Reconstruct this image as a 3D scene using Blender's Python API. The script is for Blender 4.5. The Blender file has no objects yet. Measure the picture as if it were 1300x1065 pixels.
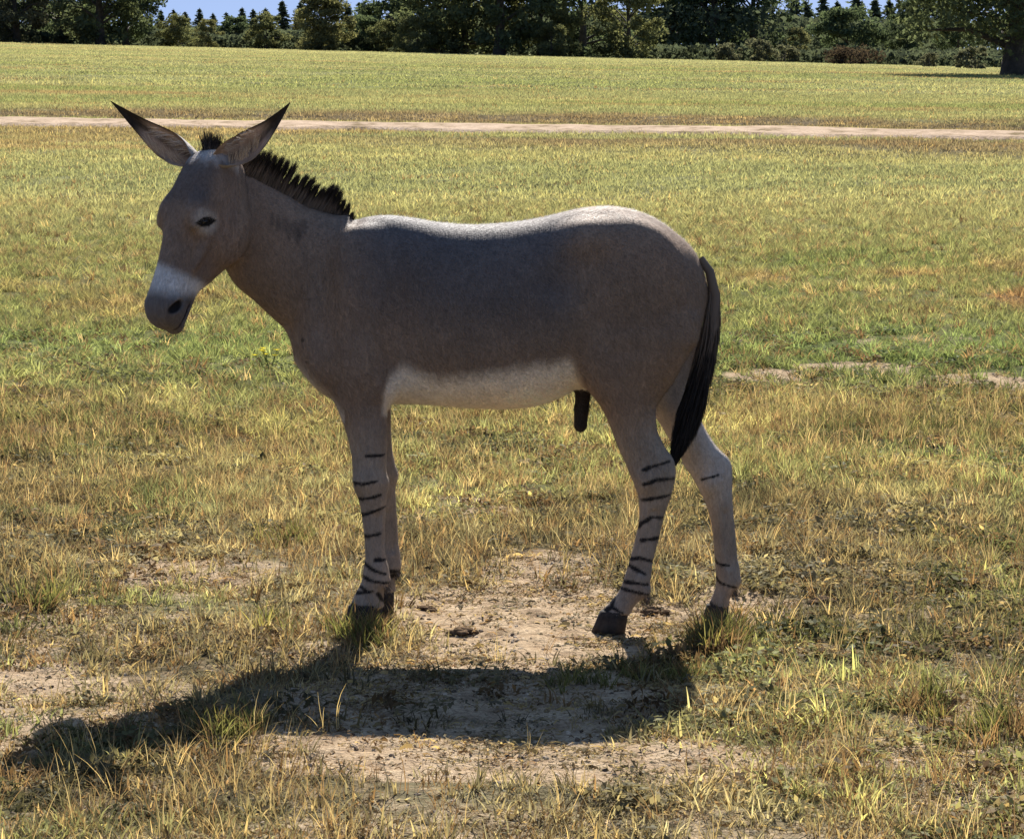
import bpy, math, random
import numpy as np
from mathutils import Vector, Matrix, noise as mnoise

# ------------------------------------------------------------------ camera, sky, sun, exposure
W, H, F, CX, CY = 1300.0, 1065.0, 3690.0, 650.0, 532.5
CAMH, PITCH = 1.74, math.radians(7.17)
scene = bpy.context.scene
C = scene.collection

cam = bpy.data.objects.new('camera', bpy.data.cameras.new('camera'))
C.objects.link(cam)
cam.data.sensor_width = 36.0
cam.data.lens = 36.0 * F / W
cam.data.clip_end = 5000
cam.data.clip_start = 0.1
cam.location = (0, 0, CAMH)
cam.rotation_euler = (math.pi / 2 - PITCH, 0, 0)
scene.camera = cam

SUN_EL, SUN_AZ = math.radians(39), math.radians(7)     # azimuth from +Y towards +X
world = bpy.data.worlds.new('World')
scene.world = world
world.use_nodes = True
wn = world.node_tree
bg = wn.nodes['Background']
sky = wn.nodes.new('ShaderNodeTexSky')
sky.sky_type = 'NISHITA'
sky.sun_disc = False
sky.sun_elevation = SUN_EL
sky.sun_rotation = SUN_AZ
sky.air_density = 1.0
sky.dust_density = 0.3
sky.ozone_density = 1.0
tc = wn.nodes.new('ShaderNodeTexCoord')
mpg = wn.nodes.new('ShaderNodeMapping')          # clear air: the whole sky a little bluer, as if seen higher up
mpg.inputs['Location'].default_value = (0, 0, 0.85)
wn.links.new(tc.outputs['Generated'], mpg.inputs['Vector'])
wn.links.new(mpg.outputs[0], sky.inputs['Vector'])
wn.links.new(sky.outputs[0], bg.inputs[0])
bg.inputs[1].default_value = 0.088
sun = bpy.data.objects.new('sun', bpy.data.lights.new('sun', 'SUN'))
C.objects.link(sun)
sun.data.energy = 4.6
sun.data.angle = math.radians(0.53)
sun.data.color = (1.0, 0.965, 0.90)
sd = Vector((math.sin(SUN_AZ) * math.cos(SUN_EL), math.cos(SUN_AZ) * math.cos(SUN_EL), math.sin(SUN_EL)))
sun.rotation_euler = sd.to_track_quat('Z', 'Y').to_euler()
sun.location = sd * 60
scene.view_settings.view_transform = 'Standard'
scene.view_settings.look = 'None'
scene.view_settings.gamma = 1.0
scene.view_settings.use_curve_mapping = False
scene.view_settings.exposure = 1.4
scene.cycles.max_bounces = 8
scene.cycles.transparent_max_bounces = 8

# ------------------------------------------------------------------ helpers
rng = np.random.default_rng(11)
random.seed(5)
ca, sa = math.cos(PITCH), math.sin(PITCH)


def at(px, py, Y):
    """point of the plane y = Y seen at a pixel of the 1300 x 1065 photograph"""
    u, w = (px - CX) / F, (CY - py) / F
    t = Y / (ca + w * sa)
    return np.array([u * t, Y, CAMH + t * (w * ca - sa)])


def zflat(v, Y):
    return at(650, v, Y)[2]


def _hash(ix, iy, s):
    h = (ix.astype(np.int64) * 374761393 + iy.astype(np.int64) * 668265263 + s * 982451653) & 0xffffffff
    h = ((h ^ (h >> 13)) * 1274126177) & 0xffffffff
    h = h ^ (h >> 16)
    return (h & 0xffff) / 65535.0


def vn(x, y, s=0):
    x = np.asarray(x, float); y = np.asarray(y, float)
    ix, iy = np.floor(x), np.floor(y)
    fx, fy = x - ix, y - iy
    fx = fx * fx * (3 - 2 * fx); fy = fy * fy * (3 - 2 * fy)
    a = _hash(ix, iy, s); b = _hash(ix + 1, iy, s); c = _hash(ix, iy + 1, s); d = _hash(ix + 1, iy + 1, s)
    return (a * (1 - fx) + b * fx) * (1 - fy) + (c * (1 - fx) + d * fx) * fy


def fbm(x, y, s=0, o=4):
    r, a, t = 0, 1.0, 0
    for k in range(o):
        r = r + a * vn(np.asarray(x) * 2 ** k + 17.3 * k, np.asarray(y) * 2 ** k - 9.1 * k, s + k)
        t += a; a *= 0.55
    return r / t


def sstep(a, b, x):
    t = np.clip((np.asarray(x, float) - a) / (b - a), 0, 1)
    return t * t * (3 - 2 * t)


def tag(o, label=None, cat=None, group=None, kind=None):
    if label: o['label'] = label
    if cat: o['category'] = cat
    if group: o['group'] = group
    if kind: o['kind'] = kind
    return o


def empty(name, loc, parent=None):
    o = bpy.data.objects.new(name, None)
    C.objects.link(o)
    o.location = loc
    o.empty_display_size = 0.3
    return o


def make_mesh(name, v, f, mat=None, smooth=False):
    me = bpy.data.meshes.new(name)
    v = np.asarray(v, np.float32)
    if isinstance(f, np.ndarray):
        n, k = f.shape
        me.vertices.add(len(v)); me.vertices.foreach_set('co', v.ravel())
        me.loops.add(n * k); me.loops.foreach_set('vertex_index', f.ravel().astype(np.int32))
        me.polygons.add(n)
        me.polygons.foreach_set('loop_start', np.arange(0, n * k, k, dtype=np.int32))
        me.update(calc_edges=True)
    else:
        me.from_pydata([tuple(map(float, p)) for p in v], [], f)
        me.update()
    if smooth:
        me.polygons.foreach_set('use_smooth', np.ones(len(me.polygons), bool))
    if mat: me.materials.append(mat)
    return me


def obj(name, me, parent=None, world_coords=True):
    o = bpy.data.objects.new(name, me)
    C.objects.link(o)
    if parent is not None:
        o.parent = parent
        if world_coords:
            o.matrix_parent_inverse = Matrix.Translation(-Vector(parent.location))
    return o


def set_col(me, name, col):
    a = me.attributes.new(name, 'FLOAT_COLOR', 'POINT')
    col = np.asarray(col, np.float32)
    if col.shape[1] == 3:
        col = np.concatenate([col, np.ones((len(col), 1), np.float32)], 1)
    a.data.foreach_set('color', col.ravel())


def set_float(me, name, val):
    a = me.attributes.new(name, 'FLOAT', 'POINT')
    a.data.foreach_set('value', np.asarray(val, np.float32).ravel())


class NT:
    """small shader-node helper"""
    def __init__(s, name):
        s.m = bpy.data.materials.new(name)
        s.m.use_nodes = True
        s.t = s.m.node_tree
        s.t.nodes.clear()
        s.out = s.t.nodes.new('ShaderNodeOutputMaterial')

    def n(s, kind, **kw):
        nd = s.t.nodes.new('ShaderNode' + kind)
        for k, v in kw.items():
            if k.startswith('i_'):
                nd.inputs[k[2:].replace('_', ' ')].default_value = v
            else:
                setattr(nd, k, v)
        return nd

    def l(s, a, b):
        s.t.links.new(a, b)

    def mix(s, fac, a, b, mode='MIX'):
        nd = s.t.nodes.new('ShaderNodeMix')
        nd.data_type = 'RGBA'; nd.blend_type = mode
        for sock, val in ((nd.inputs['Factor'], fac), (nd.inputs['A'], a), (nd.inputs['B'], b)):
            sock = [i for i in nd.inputs if i.name == sock.name and (i.type == 'RGBA' or (sock.name == 'Factor' and i.type == 'VALUE'))][0]
            if hasattr(val, 'links'): s.l(val, sock)
            elif isinstance(val, (int, float)): sock.default_value = val
            else: sock.default_value = (*val, 1)
        return [o for o in nd.outputs if o.type == 'RGBA'][0]

    def ramp(s, src, stops):
        nd = s.t.nodes.new('ShaderNodeValToRGB')
        e = nd.color_ramp.elements
        while len(e) < len(stops): e.new(0.5)
        for el, (p, c) in zip(e, stops):
            el.position = p
            el.color = (*c, 1) if not isinstance(c, (int, float)) else (c, c, c, 1)
        s.l(src, nd.inputs[0])
        return nd.outputs[0]

    def noise(s, scale, detail=4, rough=0.55, vec=None, dist=0):
        nd = s.n('TexNoise')
        nd.inputs['Scale'].default_value = scale
        nd.inputs['Detail'].default_value = detail
        nd.inputs['Roughness'].default_value = rough
        nd.inputs['Distortion'].default_value = dist
        if vec is not None: s.l(vec, nd.inputs['Vector'])
        return nd.outputs['Fac']

    def pos(s):
        return s.n('NewGeometry').outputs['Position']

    def bump(s, h, strength, dist, normal=None):
        b = s.n('Bump')
        b.inputs['Strength'].default_value = strength
        b.inputs['Distance'].default_value = dist
        s.l(h, b.inputs['Height'])
        if normal is not None: s.l(normal, b.inputs['Normal'])
        return b.outputs['Normal']


def leaf_material(name, instancer, transl=0.45, col=None, attr='tint', bright=1.0, gloss=0.008):
    m = NT(name)
    if col is None:
        a = m.n('Attribute', attribute_name=attr, attribute_type='INSTANCER' if instancer else 'GEOMETRY')
        base = a.outputs['Color']
    else:
        rgb = m.n('RGB'); rgb.outputs[0].default_value = (*col, 1)
        base = rgb.outputs[0]
    v = m.n('Attribute', attribute_name='var', attribute_type='GEOMETRY')
    mul = m.ramp(v.outputs['Fac'], [(0, (0.55, 0.5, 0.5)), (0.5, (1, 1, 1)), (1, (1.55, 1.4, 1.15))])
    c = m.mix(1.0, base, mul, 'MULTIPLY')
    d = m.n('BsdfDiffuse'); m.l(c, d.inputs[0])
    t = m.n('BsdfTranslucent')
    c2 = m.mix(1.0, c, (1.15 * bright, 1.1 * bright, 0.82 * bright), 'MULTIPLY')
    m.l(c2, t.inputs[0])
    mx = m.n('MixShader'); mx.inputs[0].default_value = transl
    m.l(d.outputs[0], mx.inputs[1]); m.l(t.outputs[0], mx.inputs[2])
    g = m.n('BsdfGlossy'); g.inputs['Roughness'].default_value = 0.45
    g.inputs[0].default_value = (0.6, 0.6, 0.5, 1)
    mx2 = m.n('MixShader'); mx2.inputs[0].default_value = gloss
    m.l(mx.outputs[0], mx2.inputs[1]); m.l(g.outputs[0], mx2.inputs[2])
    m.l(mx2.outputs[0], m.out.inputs[0])
    return m.m


# ------------------------------------------------------------------ terrain
ZT = [(0, 0), (20, 0), (26, 0.02), (34, 0.15), (48, zflat(164, 48)), (75, zflat(116, 75)),
      (130, zflat(86, 130)), (250, zflat(71.5, 250)), (330, zflat(70.5, 330)), (700, zflat(66, 700)), (1600, zflat(60, 1600))]
KT = [(0, 0), (24, 0), (48, -0.0065), (130, -0.017), (250, -0.0254), (330, -0.0254), (1600, -0.01)]
zy = np.array([p[0] for p in ZT], float); zz = np.array([p[1] for p in ZT], float)
ydense = np.concatenate([np.linspace(0, 100, 401), np.linspace(102, 1600, 400)])


def pchip(x, y, q):
    h = np.diff(x); d = np.diff(y) / h
    m = np.zeros(len(x)); m[0] = d[0]; m[-1] = d[-1]
    for i in range(1, len(x) - 1):
        if d[i - 1] * d[i] > 0:
            w1, w2 = 2 * h[i] + h[i - 1], h[i] + 2 * h[i - 1]
            m[i] = (w1 + w2) / (w1 / d[i - 1] + w2 / d[i])
    i = np.clip(np.searchsorted(x, q) - 1, 0, len(x) - 2)
    t = (q - x[i]) / h[i]
    return ((2 * t**3 - 3 * t**2 + 1) * y[i] + (t**3 - 2 * t**2 + t) * h[i] * m[i]
            + (-2 * t**3 + 3 * t**2) * y[i + 1] + (t**3 - t**2) * h[i] * m[i + 1])


zdense = pchip(zy, zz, ydense)
kdense = pchip(np.array([p[0] for p in KT], float), np.array([p[1] for p in KT], float), ydense)


def road_c(X):
    X = np.asarray(X, float)
    return 48.1 - 0.10 * X - 0.14 * (X + np.sqrt(X * X + 9)) / 2


def terrain(X, Y):
    X = np.asarray(X, float); Y = np.asarray(Y, float)
    z = np.interp(Y, ydense, zdense) + np.interp(Y, ydense, kdense) * np.clip(X, -150, 150)
    z = z + 0.05 * (fbm(X * 0.25, Y * 0.25, 3, 3) - 0.5) * sstep(12, 30, Y)
    near = 1 - sstep(24, 40, Y)
    z = z + near * (0.050 * (fbm(X * 0.9 + 3, Y * 0.9, 5, 3) - 0.5) + 0.030 * (fbm(X * 4.5, Y * 4.5, 8, 3) - 0.5))
    # hollow behind the tuft where the far hind hoof stands, flat pads where the others stand
    z = z - 0.030 * np.exp(-(((X - 0.60) / 0.13) ** 2 + ((Y - 8.93) / 0.13) ** 2))
    dr = np.abs(Y - road_c(X))
    z = z - 0.06 * np.exp(-((dr - 2.9) / 0.7) ** 2) * (Y > 30)
    z = z + 0.10 * np.exp(-((Y - road_c(X) - 4.6) / 0.9) ** 2) + 0.12 * np.exp(-((Y - road_c(X) + 4.8) / 1.0) ** 2) * sstep(-6, 8, X)
    return z


def Yof(py):
    return CAMH / math.tan(PITCH + math.atan((py - CY) / F))


def blob(X, Y, px0, px1, py0, py1, soft=0.35):
    """soft elliptical patch of the ground, given by where it spans on the flat near field"""
    y1, y0 = Yof(py0), Yof(py1)
    yc, ry = (y0 + y1) / 2, abs(y1 - y0) / 2
    s = math.hypot(yc, CAMH) / F
    xc, rx = ((px0 + px1) / 2 - 650) * s, abs(px1 - px0) / 2 * s
    wob = 0.55 * (fbm(X * 2.2, Y * 2.2, 31, 3) - 0.5)
    r = np.sqrt(((X - xc) / rx) ** 2 + ((Y - yc) / ry) ** 2) + wob
    return 1 - sstep(1 - soft, 1 + soft, r)


def bare(X, Y):
    """0 = full turf, 1 = bare soil"""
    b = np.zeros_like(X)
    for args, k in (((480, 905, 742, 850), 1.0), ((340, 840, 830, 940), 0.88), ((330, 980, 918, 1000), 0.92),
                    ((-60, 120, 835, 905), 0.95), ((130, 390, 705, 765), 0.62), ((600, 780, 705, 770), 0.8),
                    ((1010, 1180, 459, 474), 0.75), ((915, 1040, 470, 486), 0.6), ((1150, 1340, 472, 492), 0.7), ((860, 1010, 740, 820), 0.6),
                    ((300, 460, 790, 860), 0.55), ((880, 1300, 930, 1000), 0.45), ((0, 330, 905, 1010), 0.25),
                    ((-200, 1500, 1015, 1300), 0.42), ((-100, 320, 770, 860), 0.42), ((1080, 1300, 740, 790), 0.35)):
        b = np.maximum(b, k * blob(X, Y, *args))
    b = np.maximum(b, 0.55 * sstep(0.60, 0.72, fbm(X * 0.8, Y * 0.8, 41, 4)) * (1 - sstep(14, 22, Y)))
    b = np.maximum(b, 0.30 * (1 - sstep(9.5, 12.0, Y)))
    return np.clip(b, 0, 1)


GREEN = np.array([0.130, 0.165, 0.052]); LUSH = np.array([0.130, 0.195, 0.060]); YEL = np.array([0.275, 0.255, 0.095])
BRN = np.array([0.20, 0.130, 0.070]); STRAW = np.array([0.40, 0.31, 0.165]); GREY = np.array([0.16, 0.14, 0.10])
SOIL = np.array([0.50, 0.385, 0.27]); OLIVE = np.array([0.175, 0.182, 0.068])


def mixc(a, b, t):
    return a * (1 - t[:, None]) + b * t[:, None]


def turf(X, Y):
    """albedo of the turf by place"""
    dry = (1 - sstep(9.5, 13.5, Y)) * .8
    n1 = fbm(X * 0.55 / (1 + Y / 40) , Y * 0.55 / (1 + Y / 25), 51, 4)
    n2 = fbm(X * 0.22, Y * 0.45, 57, 4)
    n3 = fbm(X * 1.6, Y * 1.6, 61, 3)
    c = np.tile(OLIVE, (len(X), 1))
    c = mixc(c, GREEN, sstep(0.45, 0.65, n1) * 0.9)
    yel = sstep(0.42, 0.62, n3) * (0.85 * sstep(9.3, 10.5, Y) * (1 - sstep(14.2, 15.5, Y)) + 0.25)
    c = mixc(c, YEL, np.clip(yel, 0, 1))
    c = mixc(c, np.array([.225, .185, .110]), dry * sstep(.35, .6, fbm(X * 1.1, Y * 1.1, 66, 3)))
    # bands across the field: brownish in front, green behind, russet further back
    brn = sstep(0.34, 0.52, n2) * np.exp(-((Y - 11.4) / 1.3) ** 2) * (1 - 0.55 * sstep(-0.5, 1.0, X))
    c = mixc(c, BRN * 0.50 + GREY * 0.30, np.clip(brn, 0, 1))
    pt = fbm(X * 1.15, Y * 0.9, 171, 4)
    c = c * (0.58 + 0.9 * sstep(.30, .66, pt) * (1 - sstep(14, 19, Y)) + 0.42 * sstep(14, 19, Y))[:, None]
    lush = np.exp(-((Y - 17.2 + 0.1 * X) / 1.6) ** 2) * sstep(0.30, 0.50, fbm(X * .5, Y * .6, 71, 3)) 
    c = mixc(c, LUSH, np.clip(lush, 0, 1) * 0.6)
    rus = sstep(0.42, 0.56, fbm(X * 0.45, Y * 0.35, 77, 4)) * np.exp(-((Y - 21.5) / 2.8) ** 2) * (0.55 + 0.55 * sstep(0, 2.0, X))
    c = mixc(c, np.array([0.27, 0.150, 0.070]), np.clip(rus * 1.1, 0, 1) * 0.85)
    far = sstep(22, 34, Y)
    st = fbm(X * 0.06, Y * 0.22, 83, 4)
    cf = np.tile(np.array([0.192, 0.200, 0.092]), (len(X), 1))
    cf = mixc(cf, np.array([0.245, 0.235, 0.105]), sstep(0.45, 0.62, st) * 0.8)
    cf = mixc(cf, np.array([0.152, 0.176, 0.066]), sstep(0.5, 0.65, fbm(X * 0.05 + 9, Y * 0.16, 87, 4)) * 0.8)
    cf = mixc(cf, np.array([0.23, 0.15, 0.075]), sstep(0.60, 0.70, fbm(X * 0.12 + 5, Y * 0.4, 91, 4)) * 0.6)
    dr = Y - road_c(X)
    verge = np.exp(-((dr - 3.6) / 1.2) ** 2) + np.exp(-((dr + 4.2) / 1.6) ** 2) * sstep(-8, 5, X)
    cf = mixc(cf, np.array([0.155, 0.115, 0.072]), np.clip(verge * (-.2 + 2.5 * fbm(X * .45, Y * .9, 95, 4)), 0, 0.9))
    up = sstep(110, 230, Y)
    cf = mixc(cf, np.array([0.265, 0.270, 0.132]), up * 0.7)
    lf = sstep(130, 250, Y) * (1 - sstep(-45, 0, X))
    cf = mixc(cf, np.array([0.25, 0.17, 0.085]), lf * sstep(0.4, 0.6, fbm(X * .08, Y * .1, 97, 3)) * 0.8)
    c = mixc(c, cf, far)
    lum = c @ np.array([.3, .6, .1])
    return (c * .88 + lum[:, None] * .12) * (1.06 + .20 * sstep(12.5, 17, Y))[:, None]


# ground sheet: one grid, fine near the animal, coarse towards the horizon
ys = [-80.0, -40, -15, 0, 3, 4.5]
y = 5.2
while y < 1600:
    ys.append(y)
    y += 0.022 if y < 11 else (0.03 * (y / 11) ** 1.7 if y < 60 else 0.03 * (60 / 11) ** 1.7 * (y / 60) ** 1.3)
ys = np.array(ys + [1700.0])
us = np.sinh(np.linspace(-3.0, 3.0, 300)) / np.sinh(3.0)
us = np.where(np.abs(us) < 2, us, us)
GX, GY = [], []
core = np.linspace(-1, 1, 261)
wing = np.array([1.3, 2, 4, 9, 20])
cols = np.concatenate([-wing[::-1], core, wing])
Wd = 2.2 + 0.20 * np.clip(ys, 0, None)
GX = (cols[None, :] * Wd[:, None]); GX = np.clip(GX, -900, 900)
GX += np.linspace(-0.01, 0.01, len(cols))[None, :]
GY = np.repeat(ys[:, None], len(cols), 1)
gx, gy = GX.ravel(), GY.ravel()
gz = terrain(gx, np.clip(gy, 0, None))
R_, C_ = GX.shape
ii = np.arange(R_ * C_).reshape(R_, C_)
gf = np.stack([ii[:-1, :-1], ii[:-1, 1:], ii[1:, 1:], ii[1:, :-1]], -1).reshape(-1, 4)
bareg = bare(gx, gy)
gz = gz + 0.014 * bareg * (fbm(gx * 16, gy * 16, 13, 3) - 0.5) * (gy < 18)

m = NT('turf_and_soil')
att = m.n('Attribute', attribute_name='turf')
ba = m.n('Attribute', attribute_name='bare')
P = m.pos()
n1 = m.noise(9, 6, 0.65, P)
n2 = m.noise(70, 5, 0.65, P)
n3 = m.noise(2.2, 4, 0.6, P)
soil = m.ramp(n1, [(0.30, (0.21, 0.145, 0.092)), (0.46, (0.38, 0.275, 0.175)), (0.68, (0.50, 0.38, 0.25))])
soil = m.mix(m.ramp(n2, [(0.35, 0.75), (0.55, 0.0)]), soil, (0.17, 0.12, 0.08))
soil = m.mix(m.ramp(n3, [(0.55, 0.0), (0.7, 0.6)]), soil, (0.30, 0.235, 0.16))
tf = m.mix(m.ramp(n2, [(0.3, 0.8), (0.62, 0.0)]), att.outputs['Color'], (0.10, 0.075, 0.04))
tf = m.mix(m.ramp(n1, [(0.5, 0.0), (0.72, 0.5)]), tf, (0.26, 0.20, 0.10))
mt = m.n('Math', operation='ADD'); m.l(ba.outputs['Fac'], mt.inputs[0])
mm = m.n('Math', operation='MULTIPLY_ADD'); m.l(n1, mm.inputs[0]); mm.inputs[1].default_value = 0.9; mm.inputs[2].default_value = -0.45
m.l(mm.outputs[0], mt.inputs[1])
gcol = m.mix(m.ramp(mt.outputs[0], [(0.28, 0.0), (0.55, 1.0)]), tf, soil)
bs = m.n('BsdfPrincipled'); bs.inputs['Roughness'].default_value = 0.95
bs.inputs['Specular IOR Level'].default_value = 0.0
m.l(gcol, bs.inputs['Base Color'])
nb = m.bump(n1, 0.8, 0.05)
nb = m.bump(n2, 0.9, 0.012, nb)
m.l(nb, bs.inputs['Normal'])
m.l(bs.outputs[0], m.out.inputs[0])
gme = make_mesh('ground', np.stack([gx, gy, gz], 1), gf, m.m, True)
set_col(gme, 'turf', turf(gx, gy) * (0.55 + 0.35 * sstep(14, 40, gy))[:, None])
set_float(gme, 'bare', bareg)
tag(obj('ground', gme), kind='structure')

# gravel road across the field
xs = np.linspace(-90, 90, 721)
off = np.array([-1.75, -1.5, -1.2, -0.85, -0.4, 0, 0.4, 0.85, 1.2, 1.5, 1.75]) * .80
RX = np.repeat(xs[:, None], len(off), 1)
edge = 1 + 0.9 * (fbm(xs * 1.1, xs * 0 + 1, 7, 4) - 0.5)[:, None]
RY = road_c(RX) + off[None] * edge
base = terrain(RX.ravel(), RY.ravel()).reshape(RX.shape)
crown = 0.04 + 0.05 * (1 - (off / 1.4) ** 2)[None] - 0.03 * np.exp(-((np.abs(off) - 0.7) / 0.25) ** 2)[None]
RZ = base + crown + 0.02 * (fbm(RX * 2, RY * 2, 19, 3) - 0.5)
RZ[:, 0] = base[:, 0] - 0.04; RZ[:, -1] = base[:, -1] - 0.04
ii = np.arange(RX.size).reshape(RX.shape)
rf = np.stack([ii[:-1, :-1], ii[1:, :-1], ii[1:, 1:], ii[:-1, 1:]], -1).reshape(-1, 4)
m = NT('pale_gravel')
P = m.pos()
a = m.noise(3.0, 5, 0.6, P); b = m.noise(22, 4, 0.6, P)
c = m.ramp(a, [(0.34, (0.17, 0.13, 0.075)), (0.46, (0.36, 0.268, 0.19)), (0.64, (0.46, 0.35, 0.255))])
c = m.mix(m.ramp(b, [(0.35, 0.5), (0.55, 0)]), c, (0.30, 0.22, 0.15))
bs = m.n('BsdfPrincipled'); bs.inputs['Roughness'].default_value = 0.95
bs.inputs['Specular IOR Level'].default_value = 0
m.l(c, bs.inputs['Base Color']); m.l(m.bump(b, 0.5, 0.05), bs.inputs['Normal'])
m.l(bs.outputs[0], m.out.inputs[0])
tag(obj('gravel_road', make_mesh('gravel_road', np.stack([RX, RY, RZ], -1).reshape(-1, 3), rf, m.m, True)), kind='structure')

# ------------------------------------------------------------------ trees and shrubs at the field's far edge
BARK = NT('bark')
_n = BARK.noise(3.0, 5, 0.6, BARK.pos())
_b = BARK.n('BsdfPrincipled'); _b.inputs['Roughness'].default_value = 0.95
BARK.l(BARK.ramp(_n, [(0.3, (0.035, 0.027, 0.02)), (0.7, (0.10, 0.08, 0.062))]), _b.inputs['Base Color'])
BARK.l(BARK.bump(_n, 0.8, 0.2), _b.inputs['Normal'])
BARK.l(_b.outputs[0], BARK.out.inputs[0]); BARK = BARK.m

LEAFM = {k: leaf_material('leaves_' + k, False, 0.5, col=c, gloss=0.0) for k, c in {
    'dark': (0.080, 0.108, 0.064), 'mid': (0.104, 0.128, 0.074), 'olive': (0.130, 0.142, 0.074),
    'pale': (0.150, 0.155, 0.082), 'conifer': (0.062, 0.085, 0.066), 'brown': (0.055, 0.043, 0.034), 'grey': (0.118, 0.124, 0.086),
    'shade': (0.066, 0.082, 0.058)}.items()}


def tube(pts, rad, nseg=7):
    pts = [np.asarray(p, float) for p in pts]
    v, f = [], []
    for i, (p, r) in enumerate(zip(pts, rad)):
        d = pts[min(i + 1, len(pts) - 1)] - pts[max(i - 1, 0)]
        d /= np.linalg.norm(d) + 1e-9
        a = np.cross(d, [0.3, 1, 0.1]); a /= np.linalg.norm(a) + 1e-9
        b = np.cross(d, a)
        for k in range(nseg):
            t = 2 * math.pi * k / nseg
            v.append(p + r * (math.cos(t) * a + math.sin(t) * b))
    for i in range(len(pts) - 1):
        for k in range(nseg):
            f.append([i * nseg + k, i * nseg + (k + 1) % nseg, (i + 1) * nseg + (k + 1) % nseg, (i + 1) * nseg + k])
    return v, f


def leaf_quads(cen, size, r, flat=0.0, down=0.0):
    n = len(cen)
    a = r.normal(size=(n, 3)); a[:, 2] *= (1 - flat)
    a /= np.linalg.norm(a, axis=1)[:, None]
    b = np.cross(a, r.normal(size=(n, 3))); b /= np.linalg.norm(b, axis=1)[:, None] + 1e-9
    s = size * r.uniform(0.6, 1.5, n)
    a = a * s[:, None]; b = b * (s * 0.62)[:, None]
    a[:, 2] -= down * s
    v = np.stack([cen - a, cen - b * 0.9 + a * 0.1, cen + a, cen + b * 0.9 - a * .1], 1).reshape(-1, 3)
    return v, np.arange(4 * n).reshape(n, 4)


def leafy_meshes(seed, height, radius, low, trunk_r, nleaf, leaf, kind, nclump=46, fork=False):
    """trunk with limbs and a crown of leaf clumps sitting on the limb ends"""
    r = np.random.default_rng(seed)
    V, Fc = [], []

    def addt(pts, rad, ns=7):
        v, f = tube(pts, rad, ns)
        o = len(V)
        V.extend(v); Fc.extend([[i + o for i in q] for q in f])
    lean = r.normal(0, 0.03, 2) * height
    ht = height * 0.72
    tp = [np.array([lean[0] * t * t + 0.12 * trunk_r * math.sin(5 * t), lean[1] * t, ht * t]) for t in np.linspace(0, 1, 8)]
    addt([tp[0] - [0, 0, 0.4], tp[0] + [0, 0, 0.05]] + tp[1:], [trunk_r * 1.75, trunk_r * 1.35] + [trunk_r * (1.05 - 0.85 * t) for t in np.linspace(0, 1, 8)[1:]], 9)
    cl = []
    for k in range(nclump):
        ph = r.uniform(0, 2 * math.pi)
        t = r.uniform(0, 1) ** 0.85
        z = low + (height - low) * t
        prof = math.sin(math.pi * min(1, 0.16 + 0.80 * t)) ** 0.6
        rr = radius * prof * math.sqrt(r.uniform(0.12, 1.0)) * r.uniform(0.75, 1.12)
        cl.append(np.array([rr * math.cos(ph) + lean[0] * t, rr * math.sin(ph) + lean[1] * t, z]))
    for c in cl[:26]:
        t0 = np.clip((c[2] * 0.62) / ht, 0.12, 0.95)
        s = np.array([np.interp(t0, np.linspace(0, 1, 8), [p[j] for p in tp]) for j in range(3)])
        mid = (s + c) / 2 + np.array([0, 0, 0.10 * np.linalg.norm(c - s)])
        r0 = trunk_r * (0.45 - 0.3 * t0)
        addt([s, mid, c], [r0, r0 * 0.6, r0 * 0.15], 5)
    tm = make_mesh('trunk', V, Fc, BARK, True)
    per = nleaf // nclump
    cen = []
    for c in cl:
        sr = radius * r.uniform(0.16, 0.36)
        d = r.normal(size=(per, 3)); d /= np.linalg.norm(d, axis=1)[:, None]
        d *= (r.uniform(0, 1, per) ** 0.45)[:, None] * sr
        d[:, 2] *= 0.62
        cen.append(c + d)
    cen = np.concatenate(cen)
    cen = cen[cen[:, 2] > 0.15]
    v, f = leaf_quads(cen, leaf, r, 0.2, 0.1)
    cm = make_mesh('crown', v, f, LEAFM[kind])
    n = len(cen)
    set_float(cm, 'var', np.repeat(np.clip(r.normal(0.5, 0.2, n), 0, 1), 4))
    return tm, cm


def conifer_meshes(seed, height, radius, nleaf, kind='conifer'):
    r = np.random.default_rng(seed)
    v, f = tube([(0, 0, -0.4), (0, 0, height * 0.5), (0.1, 0, height)], [height * 0.018, height * 0.011, 0.03], 6)
    tm = make_mesh('trunk', v, f, BARK, True)
    nb = 130
    cen = []
    for k in range(nb):
        t = (k + r.uniform(0, 1)) / nb
        z = height * (0.06 + 0.93 * t)
        L = radius * (1 - t) ** 0.62 * r.uniform(0.6, 1.15) + 0.10
        ph = r.uniform(0, 6.283)
        n = max(5, int(nleaf / nb * (0.35 + 1.3 * (1 - t))))
        s = r.uniform(0.05, 1, n)
        p = np.stack([L * s * math.cos(ph), L * s * math.sin(ph), z - 0.30 * L * s * s + 0.05 * L], 1)
        p += r.normal(0, 0.10 + 0.05 * L, (n, 3)) * [1, 1, 0.5]
        cen.append(p)
    cen = np.concatenate(cen + [np.array([[0.05, 0, height * q] for q in np.linspace(0.9, 1.02, 8)])])
    v, f = leaf_quads(cen, 0.36, r, 0.5, 0.25)
    cm = make_mesh('crown', v, f, LEAFM[kind])
    set_float(cm, 'var', np.repeat(np.clip(r.normal(0.5, 0.2, len(cen)), 0, 1), 4))
    return tm, cm


def place_tree(name, meshes, px, Y, label, cat='tree', group=None, sc=(1, 1, 1), rz=0.0, tname='trunk'):
    s = math.hypot(Y, 1) / F
    X = (px - 650) * s * (ca + 0.0)
    X = at(px, 75, Y)[0]
    o = empty(name, (X, Y, float(terrain(np.array([X]), np.array([Y]))[0]) - 0.03))
    tag(o, label, cat, group)
    o.scale = sc
    o.rotation_euler = (0, 0, rz)
    for nm, me in ((tname, meshes[0]), ('crown', meshes[1])):
        c = bpy.data.objects.new(nm, me)
        C.objects.link(c); c.parent = o
    return o


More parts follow.
